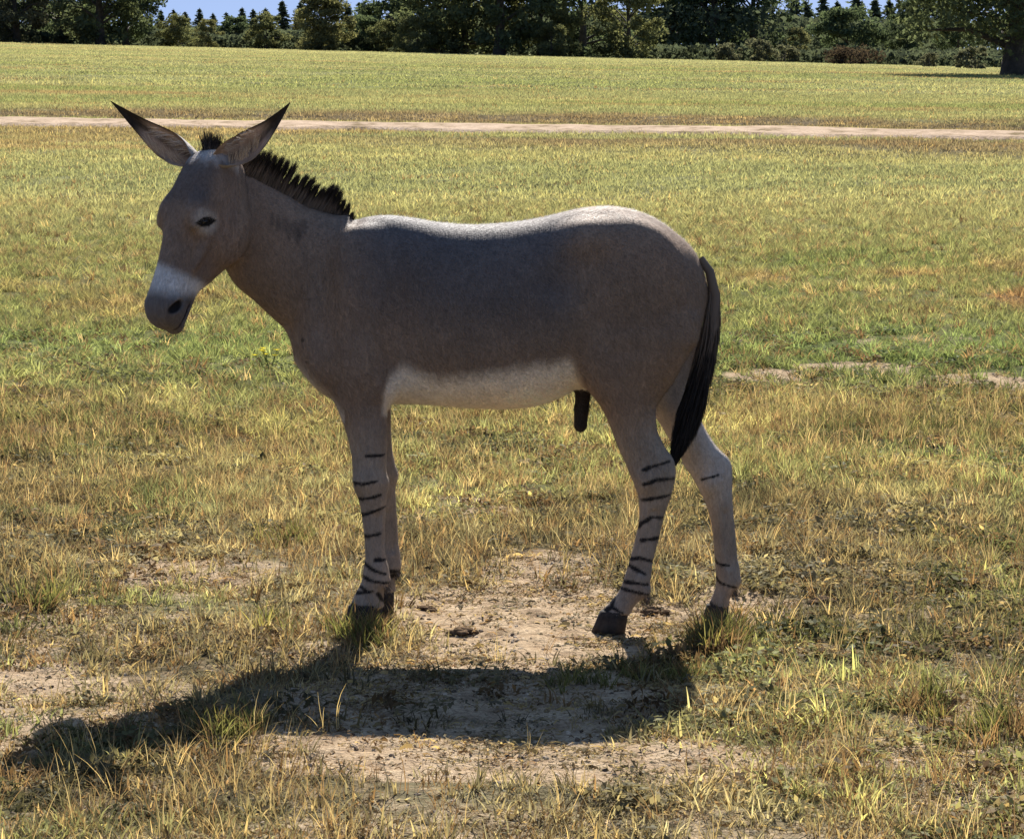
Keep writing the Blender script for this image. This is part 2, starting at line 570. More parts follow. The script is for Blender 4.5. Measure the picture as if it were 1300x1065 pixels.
big_dark = [leafy_meshes(100 + i, 13.5, 4.6, 0.5, 0.36, 15000, 0.175, 'dark', 100) for i in range(3)]
big_mid = [leafy_meshes(120 + i, 13.0, 4.4, 0.6, 0.40, 14000, 0.175, 'mid', 95) for i in range(2)]
big_grey = leafy_meshes(130, 12.0, 4.4, 0.4, 0.30, 14000, 0.165, 'grey', 95)
big_olive = [leafy_meshes(140 + i, 10.5, 3.9, 0.4, 0.25, 12000, 0.165, 'olive', 90) for i in range(2)]
small_pale = [leafy_meshes(160 + i, 5.3, 2.9, 0.15, 0.12, 6500, 0.125, 'pale', 46) for i in range(2)]
round_pale = leafy_meshes(163, 4.9, 2.75, 0.10, 0.12, 15000, 0.115, 'pale', 100)
small_olive = [leafy_meshes(170 + i, 4.4, 2.9, 0.1, 0.10, 6500, 0.125, 'olive', 40) for i in range(2)]
small_dark = [leafy_meshes(180 + i, 4.2, 2.9, 0.1, 0.10, 6500, 0.13, 'dark', 40) for i in range(2)]
shrub_grey = leafy_meshes(190, 1.9, 1.7, 0.05, 0.06, 2200, 0.11, 'grey', 30)
shrub_brown = leafy_meshes(191, 1.35, 2.3, 0.02, 0.06, 3000, 0.10, 'brown', 40)
oak = leafy_meshes(195, 12.5, 6.4, 2.0, 0.50, 30000, 0.13, 'mid', 170)
con = [conifer_meshes(200 + i, 15, 3.1 + .3 * i, 3400) for i in range(3)]

EDGE = 'trees along the far edge of the field'
# px, distance, mesh, scale, label
TREES = [
    (-42, 262, big_dark[0], 1.0, 'dark leafy tree at the far left edge, cut by the picture side'),
    (22, 256, big_grey, 0.95, 'leafy tree with a greyer crown near the far left corner'),
    (78, 268, big_dark[1], 1.05, 'tall dark tree second from the left corner, dense down to the grass'),
    (128, 252, big_mid[1], 1.0, 'tall tree with a dark forked trunk in the left clump'),
    (160, 258, big_dark[2], 0.74, 'last tall dark tree of the left clump, beside the open sky'),
    (505, 288, small_dark[0], 1.35, 'dark rounded tree just left of the tall middle trees'),
    (552, 262, big_mid[0], 1.0, 'left-hand tree of the tall middle clump'),
    (590, 252, big_olive[0], 1.05, 'sunlit olive tree left of the thick dark trunk'),
    (634, 249, big_mid[1], 1.12, 'tall middle tree with the thick dark trunk in plain view'),
    (686, 254, big_olive[1], 1.0, 'olive tree just right of the thick dark middle trunk'),
    (740, 262, big_dark[0], 1.0, 'dark tree in the right half of the tall middle clump'),
    (798, 248, big_olive[0], 0.85, 'pale olive tree whose low boughs end the middle clump on the right'),
    (850, 300, big_dark[1], 1.05, 'deep dark tree behind the pale olive boughs'),
    (905, 296, big_dark[2], 1.05, 'deep dark tree left of the pines on the right half'),
    (955, 300, big_dark[0], 1.02, 'deep dark tree behind the grey shrubs'),
    (1075, 330, small_dark[1], 1.5, 'dark rounded tree behind the brown bush'),
    (1150, 330, big_dark[1], 0.55, 'low dark tree behind the oak foliage'),
    (1215, 335, big_dark[2], 0.55, 'low dark tree directly left of the oak trunk'),
    (1320, 300, big_dark[0], 0.9, 'dark tree at the right edge behind the oak'),
]
for i, (px, Y, me, s, lab) in enumerate(TREES):
    place_tree('leafy_tree', me, px, Y, lab, 'tree', EDGE, (s, s, s * (0.95 + 0.1 * (i % 3) / 2)), i * 1.7)
SMALL = [
    (225, 258, small_olive[0], 0.62, 'small olive tree beside the left clump'),
    (265, 262, small_pale[0], 0.46, 'small pale tree under the leftmost pines'),
    (300, 270, small_dark[0], 0.66, 'small dark tree between the two pale ones under the pines'),
    (338, 262, small_olive[1], 0.70, 'small olive tree left of the large pale round tree'),
    (410, 252, round_pale, 0.97, 'large pale round tree standing alone under the sky'),
    (462, 264, small_dark[1], 0.75, 'low dark tree right of the large pale round tree'),
    (490, 262, small_olive[0], 0.62, 'low olive tree at the foot of the middle clump'),
    (530, 250, small_olive[1], 0.7, 'low olive tree with bright tips at the left foot of the middle clump'),
    (700, 246, small_olive[1], 0.62, 'low olive tree under the middle clump, right of the dark trunk'),
    (1012, 292, small_pale[0], 0.62, 'small pale tree in front of the dark right-hand trees'),
]
for i, (px, Y, me, s, lab) in enumerate(SMALL):
    place_tree('small_tree', me, px, Y, lab, 'tree', EDGE, (s, s, s), 2.1 * i)
for i, (px, Y, s, lab) in enumerate([(925, 262, 0.8, 'leftmost grey shrub below the dark right-hand trees'),
                                     (962, 256, 1.0, 'middle grey shrub below the dark right-hand trees'),
                                     (996, 262, 0.8, 'grey shrub nearest the brown bush'),
                                     (1180, 215, 0.55, 'low grey shrub out in front of the oak foliage'),
                                     (1238, 190, 0.75, 'low grey shrub at the left of the oak trunk')]):
    place_tree('shrub', shrub_grey, px, Y, lab, 'shrub', 'grey shrubs at the wood edge', (s, s, s), 1.3 * i, 'stem')
place_tree('bush', shrub_brown, 1079, 232, 'low wide brown bush on the field in front of the dark wood', 'bush', None, (1, 1, 1), 0.4, 'stem')
o = place_tree('oak_tree', oak, 1288, 130, 'large oak with thick dark trunk and low hanging boughs at the right edge', 'tree', None, (1, 1, 1), 0.6)

ORD = ['leftmost', 'second', 'third', 'fourth', 'fifth', 'sixth', 'seventh', 'eighth', 'ninth', 'tenth', 'eleventh', 'twelfth']
L_PX = [(205, 15), (221, 14), (236, 17), (254, 13), (271, 19), (288, 18), (308, 12), (322, 14), (338, 13), (359, 3), (382, 5), (440, 5)]
R_PX = [(457, 5), (479, 8), (498, 2), (516, 6)]
S_PX = [(1006, -8), (1022, 3), (1044, -2), (1062, 4), (1085, -6), (1110, 1), (1128, 3), (1152, -4), (1175, -10), (1200, -6)]


def top_conifer(k, px, top, label, group):
    Y = 640 + (k * 37) % 90
    X = at(px, 75, Y)[0]
    zb = float(terrain(np.array([X]), np.array([Y]))[0])
    h = at(px, top - 2, Y)[2] - zb
    o = place_tree('conifer', con[k % 3], px, Y, label, 'conifer', group, (h / 15 * 1.5, h / 15 * 1.5, h / 15.2), k * 2.2)


for k, (px, tp) in enumerate(L_PX):
    top_conifer(k, px, tp, f'{ORD[k]} dark conifer on the skyline, counted from the left clump', 'conifers on the far skyline')
for k, (px, tp) in enumerate(R_PX):
    top_conifer(k + 2, px, tp, f'{ORD[k]} dark conifer right of the large pale round tree', 'conifers on the far skyline')
for k, (px, tp) in enumerate(S_PX):
    top_conifer(k + 1, px, tp, f'{ORD[k]} dark conifer in the row behind the brown bush', 'conifers behind the right-hand wood')

# the wood beyond, which reads as one dark mass
r = np.random.default_rng(77)
n = 26000
wx = r.uniform(-160, 160, n); wy = 560 + r.uniform(0, 60, n)
hh = 2.4 + 1.8 * fbm(wx * 0.09, wx * 0 + 3, 23, 3)
hh = np.where((wx > -8), 8.5, hh)
wz = terrain(wx, wy) + hh * np.sqrt(r.uniform(0, 1, n)) - 0.3
v, f = leaf_quads(np.stack([wx, wy, wz], 1), 0.75, r, 0.2, 0.1)
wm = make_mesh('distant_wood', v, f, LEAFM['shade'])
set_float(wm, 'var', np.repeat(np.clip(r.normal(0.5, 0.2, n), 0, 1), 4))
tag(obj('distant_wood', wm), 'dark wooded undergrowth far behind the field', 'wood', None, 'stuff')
# undergrowth at the foot of the edge trees
n = 60000
wx = r.uniform(-62, 64, n); wy = 263 + 65 * r.uniform(0, 1, n) ** 1.6
hh = 0.5 + 1.7 * fbm(wx * 0.22, wy * 0.1, 29, 3)
hh = np.where((wx > 15) & (wx < 27) & (wy > 285), 5.6, hh); hh = np.where(((wx < -41) | ((wx > -9) & (wx < 15))) & (wy > 285), 4.6, hh)
wz = terrain(wx, wy) + hh * np.sqrt(r.uniform(0, 1, n)) - 0.2
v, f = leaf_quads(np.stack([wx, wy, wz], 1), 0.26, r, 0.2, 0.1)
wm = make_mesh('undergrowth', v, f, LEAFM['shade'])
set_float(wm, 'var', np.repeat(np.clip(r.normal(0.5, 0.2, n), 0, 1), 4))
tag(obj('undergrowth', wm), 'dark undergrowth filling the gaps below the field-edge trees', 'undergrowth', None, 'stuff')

# ------------------------------------------------------------------ the wild ass
YM, YN, YF = 8.85, 8.73, 8.94        # mid plane, near legs, far legs
HS = 0.0046


class Vol:
    def __init__(s, lo, hi, h):
        s.lo = np.array(lo); s.h = h
        s.n = np.ceil((np.array(hi) - s.lo) / h).astype(int) + 1
        s.F = np.full(s.n, 1.0, np.float32)
        s.ax = [s.lo[i] + h * np.arange(s.n[i]) for i in range(3)]

    def region(s, lo, hi):
        a = np.clip(np.floor((np.array(lo) - s.lo) / s.h).astype(int), 0, s.n - 1)
        b = np.clip(np.ceil((np.array(hi) - s.lo) / s.h).astype(int) + 1, 1, s.n)
        sl = tuple(slice(a[i], b[i]) for i in range(3))
        g = np.meshgrid(*[s.ax[i][a[i]:b[i]].astype(np.float32) for i in range(3)], indexing='ij')
        return sl, g

    def add(s, lo, hi, fn, k=0.03):
        sl, (x, y, z) = s.region(lo, hi)
        d = fn(x, y, z).astype(np.float32)
        f = s.F[sl]
        h = np.clip(0.5 + 0.5 * (f - d) / k, 0, 1)
        s.F[sl] = np.minimum(f, f * (1 - h) + d * h - k * h * (1 - h))

    def sub(s, lo, hi, fn, k=0.01):
        sl, (x, y, z) = s.region(lo, hi)
        d = -fn(x, y, z).astype(np.float32)
        f = s.F[sl]
        h = np.clip(0.5 - 0.5 * (f - d) / k, 0, 1)
        s.F[sl] = np.maximum(f, f * (1 - h) + d * h + k * h * (1 - h))


def loft_fn(a, b0, b1, w, c, O, A, B, Cv, ex=2.0):
    """solid with elliptical sections: along A, section from b0..b1 on B, half width w on Cv about c"""
    a, b0, b1, w, c = [np.asarray(q, float) for q in (a, b0, b1, w, c)]
    o = np.argsort(a); a, b0, b1, w, c = a[o], b0[o], b1[o], w[o], c[o]
    q = np.linspace(a[0], a[-1], 260)

    def sp(y): return pchip(a, y, q)
    b0d, b1d, wd, cd = sp(b0), sp(b1), np.maximum(sp(w), 0.004), sp(c)
    O = np.asarray(O, float); A = np.asarray(A, float); B = np.asarray(B, float); Cv = np.asarray(Cv, float)

    def fn(x, y, z):
        X, Y_, Z = x - O[0], y - O[1], z - O[2]
        aa = X * A[0] + Y_ * A[1] + Z * A[2]
        bb = X * B[0] + Y_ * B[1] + Z * B[2]
        cc = X * Cv[0] + Y_ * Cv[1] + Z * Cv[2]
        ac = np.clip(aa, q[0], q[-1])
        u0 = np.interp(ac, q, b0d); u1 = np.interp(ac, q, b1d)
        ww = np.interp(ac, q, wd); c0 = np.interp(ac, q, cd)
        hb = np.maximum((u1 - u0) / 2, 0.003)
        rho = (np.abs((bb - (u0 + u1) / 2) / hb) ** ex + np.abs((cc - c0) / ww) ** ex) ** (1 / ex)
        fs = (rho - 1) * np.minimum(hb, ww)
        da = np.abs(aa - ac)
        return np.where(da > 1e-6, np.sqrt(np.maximum(fs, 0) ** 2 + da ** 2), fs)
    return fn


def ell(cn, r, R=None):
    cn = np.asarray(cn, float); r = np.asarray(r, float)

    def fn(x, y, z):
        p = [x - cn[0], y - cn[1], z - cn[2]]
        if R is not None:
            p = [p[0] * R[i][0] + p[1] * R[i][1] + p[2] * R[i][2] for i in range(3)]
        k0 = np.sqrt((p[0] / r[0]) ** 2 + (p[1] / r[1]) ** 2 + (p[2] / r[2]) ** 2)
        return (k0 - 1) * r.min()
    return fn


def cone(p0, r0, p1, r1):
    p0 = np.asarray(p0, float); p1 = np.asarray(p1, float); d = p1 - p0; L2 = d @ d

    def fn(x, y, z):
        t = np.clip(((x - p0[0]) * d[0] + (y - p0[1]) * d[1] + (z - p0[2]) * d[2]) / L2, 0, 1)
        return np.sqrt((x - p0[0] - t * d[0]) ** 2 + (y - p0[1] - t * d[1]) ** 2 + (z - p0[2] - t * d[2]) ** 2) - (r0 + t * (r1 - r0))
    return fn


lo = at(165, 840, YM) - [0, 0.40, 0.0]; hi = at(955, 150, YM) + [0, 0.32, 0]
lo[2] = -0.03
vol = Vol(lo, hi, HS)

# trunk of the body: x, top, bottom, half width
TR = [(374, 418, 458, .05), (382, 384, 471, .095), (395, 345, 486, .128), (415, 312, 503, .15), (440, 288, 510, .162), (465, 276, 512, .17), (490, 273.5, 512, .172),
      (520, 276.5, 512, .182), (560, 283, 514, .205), (600, 285.5, 517, .216), (640, 283.5, 518, .22), (680, 278, 514, .217), (710, 271, 504, .21),
      (740, 264.5, 488, .203), (770, 262, 476, .20), (800, 266, 466, .195), (830, 277, 458, .182), (858, 296, 448, .155), (878, 315, 432, .12), (890, 335, 412, .085), (897, 358, 388, .04)]
aa, b0, b1, ww = [], [], [], []
for px, tp, bt, w in TR:
    t = at(px, tp, YM); bb_ = at(px, bt, YM)
    aa.append(t[0]); b0.append(bb_[2]); b1.append(t[2]); ww.append(w)
vol.add(lo, hi, loft_fn(aa, b0, b1, ww, [YM] * len(aa), (0, 0, 0), (1, 0, 0), (0, 0, 1), (0, 1, 0), 2.5), 0.03)

# neck: crest point, throat point, half width, lateral centre
NK = [((452, 277), (400, 470), .13, YM), ((428, 271), (374, 445), .12, YM), ((405, 264), (357, 422), .105, YM - .005), ((375, 249), (340, 402), .092, YM - .012), ((343, 233), (322, 380), .078, YM - .02),
      ((318, 221), (305, 362), .068, YM - .035), ((296, 214), (291, 335), .056, YM - .045), ((280, 215), (280, 300), .042, YM - .06)]
e_ = at(407, 365, YM) - at(309, 286, YM)
B_ = at(343, 233, YM) - at(322, 380, YM); B_ /= np.linalg.norm(B_)
A_ = np.array([B_[2], 0, -B_[0]])
Ob = at(360, 330, YM)
aa, b0, b1, ww, cc = [], [], [], [], []
for cr, th, w, yc in NK:
    p1, p0 = at(*cr, YM) - Ob, at(*th, YM) - Ob
    aa.append((p1 @ A_ + p0 @ A_) / 2); b1.append(p1 @ B_); b0.append(p0 @ B_); ww.append(w); cc.append(yc - YM)
vol.add(at(240, 520, YM) - [0, .3, 0], at(500, 180, YM) + [0, .3, 0], loft_fn(aa, b0, b1, ww, cc, Ob, A_, B_, (0, 1, 0), 2.0), 0.045)


def leg(rows, yc0, yc1, k=0.03, ex=2.0):
    aa, b0, b1, ww, cc = [], [], [], [], []
    n = len(rows)
    for i, (py, xl, xr, w) in enumerate(rows):
        yc = np.interp(py, [440, 600], [yc0, yc1])
        p = at(xl, py, yc); q = at(xr, py, yc)
        aa.append(-p[2]); b0.append(p[0]); b1.append(q[0]); ww.append(w); cc.append(yc)
    vol.add((min(b0) - .06, min(cc) - .2, -max(aa) - .05), (max(b1) + .06, max(cc) + .2, -min(aa) + .06),
            loft_fn(aa, b0, b1, ww, cc, (0, 0, 0), (0, 0, -1), (1, 0, 0), (0, 1, 0), ex), k)
    return aa, b0, b1, ww, cc


NF_ = [(415, 412, 478, .050), (440, 410, 490, .066), (470, 414, 496, .072), (495, 420, 494, .066), (513, 426, 491, .058), (546, 438.5, 492, .049), (579, 446, 491, .043), (598, 448, 490.5, .042), (613, 450, 491.5, .043), (630, 454, 491.5, .040), (645, 457.5, 490, .033),
       (664, 460.5, 489, .029), (690, 463, 488, .028), (708, 463.5, 490, .030), (725, 461, 494, .034), (736, 459.5, 494, .035), (750, 453, 488, .031), (762, 447, 487, .034), (771, 444, 488, .037)]
FF_ = [(440, 428, 500, .060), (480, 436, 500, .062), (513, 444, 496, .054), (546, 453, 496.5, .047), (570, 459, 498, .042), (590, 462, 501.5, .042), (605, 464, 502.5, .042), (622, 469, 502, .038), (640, 473, 503, .031),
       (664, 476, 504.5, .028), (690, 478, 506, .028), (706, 476.5, 508.5, .033), (717, 475, 508.5, .034), (730, 469, 503, .031), (741, 464, 502, .034), (751, 461, 503, .036)]
NH_ = [(385, 775, 860, .045), (408, 748, 884, .085), (428, 735, 886, .103), (450, 736, 872, .105), (470, 741, 857, .098), (494, 751, 842, .086), (520, 765, 832.5, .072), (543, 775, 834, .060), (567, 784, 844, .052), (586, 793, 856, .048), (602, 799.5, 858, .047), (618, 806, 855, .042), (635, 811, 850, .037),
       (656, 811.5, 843, .032), (686, 806, 836, .029), (712, 799, 829, .029), (735, 792, 826, .033), (748, 787, 823, .034), (760, 778, 814, .031), (771, 768, 804, .034), (779, 763, 801, .037)]
FH_ = [(390, 780, 860, .045), (415, 758, 886, .085), (440, 760, 892, .100), (470, 782, 888, .09), (500, 806, 882, .078), (530, 832, 889, .062), (563, 853, 907, .052), (582, 864, 923, .048), (592, 869, 927.5, .047), (606, 879, 929, .046), (623, 888, 929.5, .040), (650, 899.5, 931, .033),
       (680, 905, 934, .029), (706, 907, 936, .029), (726, 908.5, 939.5, .033), (740, 909, 938.5, .034), (752, 906, 931, .031), (762, 902, 926, .033), (770, 899, 926, .036)]
legs = {}
legs['nf'] = leg(NF_, YM - .10, YN, 0.035)
legs['ff'] = leg(FF_, YM + .09, YF - .02, 0.03)
legs['nh'] = leg(NH_, YM - .10, YN, 0.05)
legs['fh'] = leg(FH_, YM + .095, YF, 0.035)

# muscle masses: shoulder blade, point of shoulder, haunch, stifle, elbow
for (px, py, yo, rx, ry, rz) in ((457, 375, -.118, .085, .055, .19), (457, 375, .118, .085, .055, .19), (462, 455, -.128, .05, .05, .09), (462, 455, .128, .05, .05, .09), (414, 450, -.10, .06, .05, .085), (414, 450, .10, .06, .05, .085),
                                 (805, 360, -.138, .14, .070, .18), (805, 360, .138, .14, .070, .18), (835, 430, -.12, .06, .055, .13), (835, 430, .12, .06, .055, .13), (762, 450, -.135, .05, .05, .10), (762, 450, .13, .05, .05, .10),
                                 (482, 478, -.115, .045, .04, .055)):
    c = at(px, py, YM) + [0, yo, 0]
    vol.add(c - [.3, .2, .3], c + [.3, .2, .3], ell(c, (rx, ry, rz)), 0.04)
# hip point and withers
c = at(745, 300, YM); 
for s in (-1, 1):
    vol.add(c - .3, c + .3, ell(c + [0, .150 * s, 0], (.05, .035, .035)), 0.07)
    q = at(712, 345, YM) + [0, .275 * s, 0]; vol.sub(q - .25, q + .25, ell(q, (.075, .075, .09)), .05)       # hollow of the flank
    q = at(412, 350, YM) + [0, .215 * s, 0]; vol.sub(q - .3, q + .3, ell(q, (.035, .075, .16)), .05)          # groove before the shoulder
    q = at(508, 420, YM) + [0, .245 * s, 0]; vol.sub(q - .3, q + .3, ell(q, (.035, .070, .15)), .05)          # behind the shoulder
# sheath
s0 = at(744, 478, YM); s1 = at(738, 520, YM); s2 = at(737, 545, YM)
vol.add(s0 - .15, s0 + .15, cone(s0 + [0.0, 0, .03], .030, s1, .021), 0.02)
vol.add(s2 - .15, s2 + .15, cone(s1, .021, s2 + [0, 0, .012], .021), 0.012)

# bones and tendons of the lower legs
def gouge(p0, p1, yc, s, dy, rr):
    a_, b_ = at(p0[0], p0[1], yc) + [0, s * dy, 0], at(p1[0], p1[1], yc) + [0, s * dy, 0]
    lo_, hi_ = np.minimum(a_, b_) - .05, np.maximum(a_, b_) + .05
    vol.sub(lo_, hi_, cone(a_, rr, b_, rr), .014)


def knob(px, py, yc, r3, k=.018):
    c_ = at(px, py, yc); vol.add(c_ - .12, c_ + .12, ell(c_, r3), k)


for s in (-1, 1):
    gouge((480, 655), (481, 708), YN, s, .036, .012)
    gouge((495, 650), (499, 695), YF - .02, s, .035, .012)
    gouge((830, 650), (814, 722), YN, s, .037, .012)
    gouge((922, 650), (927, 715), YF, s, .037, .012)
    gouge((845, 556), (848, 584), YN, s, .050, .012)
    gouge((912, 574), (918, 590), YF, s, .050, .012)
for (px, py, yc) in ((470, 610, YN), (482, 600, YF - .02)):
    for s in (-1, 1): knob(px, py, yc + s * .026, (.030, .020, .030))
    knob(px - 14, py + 2, yc, (.014, .030, .026)); knob(px + 17, py + 4, yc, (.014, .020, .020))
for (px, py, yc) in ((830, 604, YN), (908, 606, YF)):
    for s in (-1, 1): knob(px - 6, py + 6, yc + s * .030, (.026, .020, .032))
    knob(px + 13, py - 7, yc, (.013, .017, .034))
for (px, py, yc) in ((486, 737, YN), (500, 721, YF - .02), (818, 750, YN), (932, 737, YF)):
    knob(px, py, yc, (.018, .024, .020))

# head frame
th, pt = math.radians(47), math.radians(64.5)
hd = np.array([-math.cos(th), -math.sin(th), 0])
HA = math.cos(pt) * hd + np.array([0, 0, -math.sin(pt)])
HB = math.sin(pt) * hd + np.array([0, 0, math.cos(pt)])
HC = np.array([math.sin(th), -math.cos(th), 0])     # towards the animal's left, the near side
HO = at(271, 205, YM - .135)


def hp(a, b, c):
    return HO + a * HA + b * HB + c * HC


HT = [(-.030, -.050, .020, .045), (-.012, -.085, .042, .072), (.03, -.115, .066, .088), (.08, -.150, .080, .094), (.13, -.172, .084, .096), (.17, -.184, .082, .095), (.21, -.186, .078, .088), (.25, -.176, .072, .080),
      (.30, -.148, .064, .070), (.35, -.116, .058, .063), (.40, -.084, .054, .060), (.44, -.080, .053, .061), (.475, -.078, .049, .061), (.502, -.070, .038, .054), (.520, -.055, .020, .040), (.530, -.030, .000, .018)]
aa, b0, b1, ww = zip(*HT)
bx0, bx1 = HO + np.array([-.42, -.42, -.62]), HO + np.array([.30, .30, .14])
vol.add(bx0, bx1, loft_fn(aa, b0, b1, ww, [0] * len(aa), HO, HA, HB, HC, 2.35), 0.022)
RH = [HA, HB, HC]
for s in (1, -1):
    for (a, b, c, r3, k) in ((.185, .044, .066, (.045, .034, .024), .03),       # brow
                             (.190, -.085, .062, (.105, .088, .040), .012),     # cheek
                             (.462, .002, .047, (.034, .030, .022), .010),     # nostril wing
                             (.205, .052, .078, (.034, .016, .013), .008),     # upper lid
                             (.222, .000, .076, (.020, .026, .012), .012),     # lower lid
                             (.265, -.010, .066, (.075, .014, .018), .012),       # cheek crest
                             (.022, -.008, .050, (.040, .038, .022), .03)):        # ear base
        p = hp(a, b, c * s)
        vol.add(p - .16, p + .16, ell(p, r3, RH), k)
p = hp(.505, -.062, 0); vol.add(p - .12, p + .12, ell(p, (.026, .022, .036), RH), .012)     # lower lip
for s in (1, -1):
    p = hp(.468, .006, .066 * s); vol.sub(p - .08, p + .08, ell(p, (.031, .013, .018), [HA * .85 + HB * .5, HB * .85 - HA * .5, HC]), .006)      # nostril
    p = hp(.478, -.046, .058 * s); vol.sub(p - .1, p + .1, ell(p, (.045, .0045, .022), RH), .006)      # mouth line
    


def surface_nets(F, lo, h):
    ins = F < 0
    nx, ny, nz = F.shape
    cnt = np.zeros((nx - 1, ny - 1, nz - 1), np.int8)
    offs = [(i, j, k) for i in (0, 1) for j in (0, 1) for k in (0, 1)]
    for i, j, k in offs:
        cnt += ins[i:nx - 1 + i, j:ny - 1 + j, k:nz - 1 + k]
    cells = np.argwhere((cnt > 0) & (cnt < 8))
    idx = np.full(cnt.shape, -1, np.int32)
    idx[tuple(cells.T)] = np.arange(len(cells))
    val = np.stack([F[cells[:, 0] + i, cells[:, 1] + j, cells[:, 2] + k] for i, j, k in offs], 1)
    acc = np.zeros((len(cells), 3)); num = np.zeros(len(cells))
    for a in range(8):
        for b in range(a + 1, 8):
            da = np.array(offs[b]) - np.array(offs[a])
            if np.abs(da).sum() != 1: continue
            va, vb = val[:, a], val[:, b]
            m_ = (va < 0) != (vb < 0)
            t = np.where(m_, va / np.where(m_, va - vb, 1), 0)
            acc += np.where(m_[:, None], np.array(offs[a]) + t[:, None] * da, 0); num += m_
    V = lo + h * (cells + acc / num[:, None])
    Q = []
    for ax in range(3):
        sl0 = [slice(None)] * 3; sl1 = [slice(None)] * 3
        sl0[ax] = slice(0, -1); sl1[ax] = slice(1, None)
        A, B = ins[tuple(sl0)], ins[tuple(sl1)]
        e = np.argwhere(A != B)
        o1, o2 = [q for q in range(3) if q != ax]
        ok = (e[:, o1] > 0) & (e[:, o2] > 0) & (e[:, o1] < F.shape[o1] - 1) & (e[:, o2] < F.shape[o2] - 1)
        e = e[ok]

        def ci(d1, d2):
            q = e.copy(); q[:, o1] -= d1; q[:, o2] -= d2
            return idx[q[:, 0], q[:, 1], q[:, 2]]
        q = np.stack([ci(1, 1), ci(0, 1), ci(0, 0), ci(1, 0)], 1)
        fl = A[e[:, 0], e[:, 1], e[:, 2]]
        if ax == 1: fl = ~fl
        q[~fl] = q[~fl][:, ::-1]
        Q.append(q)
    return V, np.concatenate(Q)


BV, BF = surface_nets(vol.F, vol.lo, HS)
# relax the surface a little
nb = np.zeros_like(BV); dg = np.zeros(len(BV))
for it in range(3):
    nb[:] = 0; dg[:] = 0
    for k in range(4):
        i, j = BF[:, k], BF[:, (k + 1) % 4]
        for ax in range(3):
            nb[:, ax] += np.bincount(i, BV[j, ax], len(BV)) + np.bincount(j, BV[i, ax], len(BV))
        dg += np.bincount(i, minlength=len(BV)) + np.bincount(j, minlength=len(BV))
    BV = BV + 0.5 * (nb / dg[:, None] - BV)
NB0 = len(BV)


def to_px(P):
    """side-view coordinates of a point of the body, as seen square on"""
    d = P - np.array([0, 0, CAMH])
    return None


# ---- ears: cupped leaves with thickness, part of the same body mesh
def ear(s):
    base = hp(.005, .020, .062 * s)
    if s > 0:
        tip = at(368.5, 130.5, base[1] - .10)
    else:
        tip = at(141, 129, base[1] + .10)
    ax = tip - base; L = np.linalg.norm(ax); ax /= L
    fwd = hd * 0.93 + np.array([0, -.30, 0]) + np.array([0, 0, 0.05])
    fwd -= (fwd @ ax) * ax; fwd /= np.linalg.norm(fwd)
    sd_ = np.cross(ax, fwd)
    nt, nu = 36, 25
    v, col = [], []
    for layer in (0, 1):
        for i in range(nt):
            t = i / (nt - 1)
            wdt = np.interp(t, [0, .10, .22, .36, .5, .65, .8, .92, 1], [.028, .037, .045, .047, .039, .027, .016, .007, .0015])
            ang = np.interp(t, [0, .15, .4, .7, 1], [2.5, 1.75, 1.15, .95, .8])
            cen = base + ax * (L * t) + fwd * (-.020 * math.sin(math.pi * t)) - np.array([0, 0, 1]) * .018 * math.sin(math.pi * t)
            r_ = wdt / max(math.sin(min(ang, math.pi / 2)), .2)
            thk = 0.0 if layer == 0 else 0.0075 * (1 - .8 * t) + .0008
            for j in range(nu):
                u = -1 + 2 * j / (nu - 1)
                tk = thk * (1 - abs(u) ** 6)
                rr = r_ - tk
                p = cen + sd_ * (rr * math.sin(ang * u)) + fwd * (r_ * math.cos(min(ang, 1.4)) - rr * math.cos(ang * u) + r_ * .3)
                v.append(p)
                if layer == 0:
                    c = np.array([.30, .26, .225])
                    c = c * (1 - .85 * sstep(.55, .78, t))
                else:
                    c = np.array([.50, .345, .24]) * (1 - .60 * sstep(.45, .05, abs(u)) * (t < .7)) * (0.85 + 0.3 * mnoise.noise(Vector((u * 6, t * 9, s))))  # sunlight through the ear painted in as warm tan, hollow's shade as darker middle
                    c = c * (1 - .93 * sstep(.52, .74, t))
                up = u * s * (-1)
                c = c * (1 - .90 * sstep(.76, .97, abs(u)) * sstep(.12, .45, t) * (1.0 if up > 0 else .35))
                col.append(np.clip(c, .012, 1))
    f = []
    for layer in (0, 1):
        o = layer * nt * nu
        for i in range(nt - 1):
            for j in range(nu - 1):
                q = [o + i * nu + j, o + i * nu + j + 1, o + (i + 1) * nu + j + 1, o + (i + 1) * nu + j]
                f.append(q if layer == 0 else q[::-1])
    for i in range(nt - 1):
        for j in (0, nu - 1):
            q = [i * nu + j, (i + 1) * nu + j, nt * nu + (i + 1) * nu + j, nt * nu + i * nu + j]
            f.append(q if j == nu - 1 else q[::-1])
    return np.array(v), np.array(f), np.array(col)


# ---- coat colours
X, Y_, Z = BV[:, 0], BV[:, 1], BV[:, 2]


def Xp(px): return at(px, 400, YM)[0]
def Zp(py): return at(650, py, YM)[2]


nse = np.array([mnoise.noise(Vector((p[0] * 7, p[1] * 7, p[2] * 7))) for p in BV[::1]]) 
nsf = np.array([mnoise.noise(Vector((p[0] * 60, p[1] * 60, p[2] * 22))) for p in BV])
COAT = np.array([.232, .168, .124])
col = np.tile(COAT, (len(BV), 1))
slate = sstep(Xp(415), Xp(500), X) * (1 - sstep(Xp(690), Xp(760), X)) * sstep(Zp(440), Zp(360), Z)
col = mixc(col, np.array([.108, .096, .096]), slate * .8)
ru = sstep(Xp(720), Xp(800), X) * sstep(Zp(520), Zp(420), Z)
col = mixc(col, np.array([.215, .152, .110]), ru * .7)
# legs paler greyish
lg = sstep(Zp(500), Zp(580), Z)
col = mixc(col, np.array([.330, .268, .208]), lg * .85)
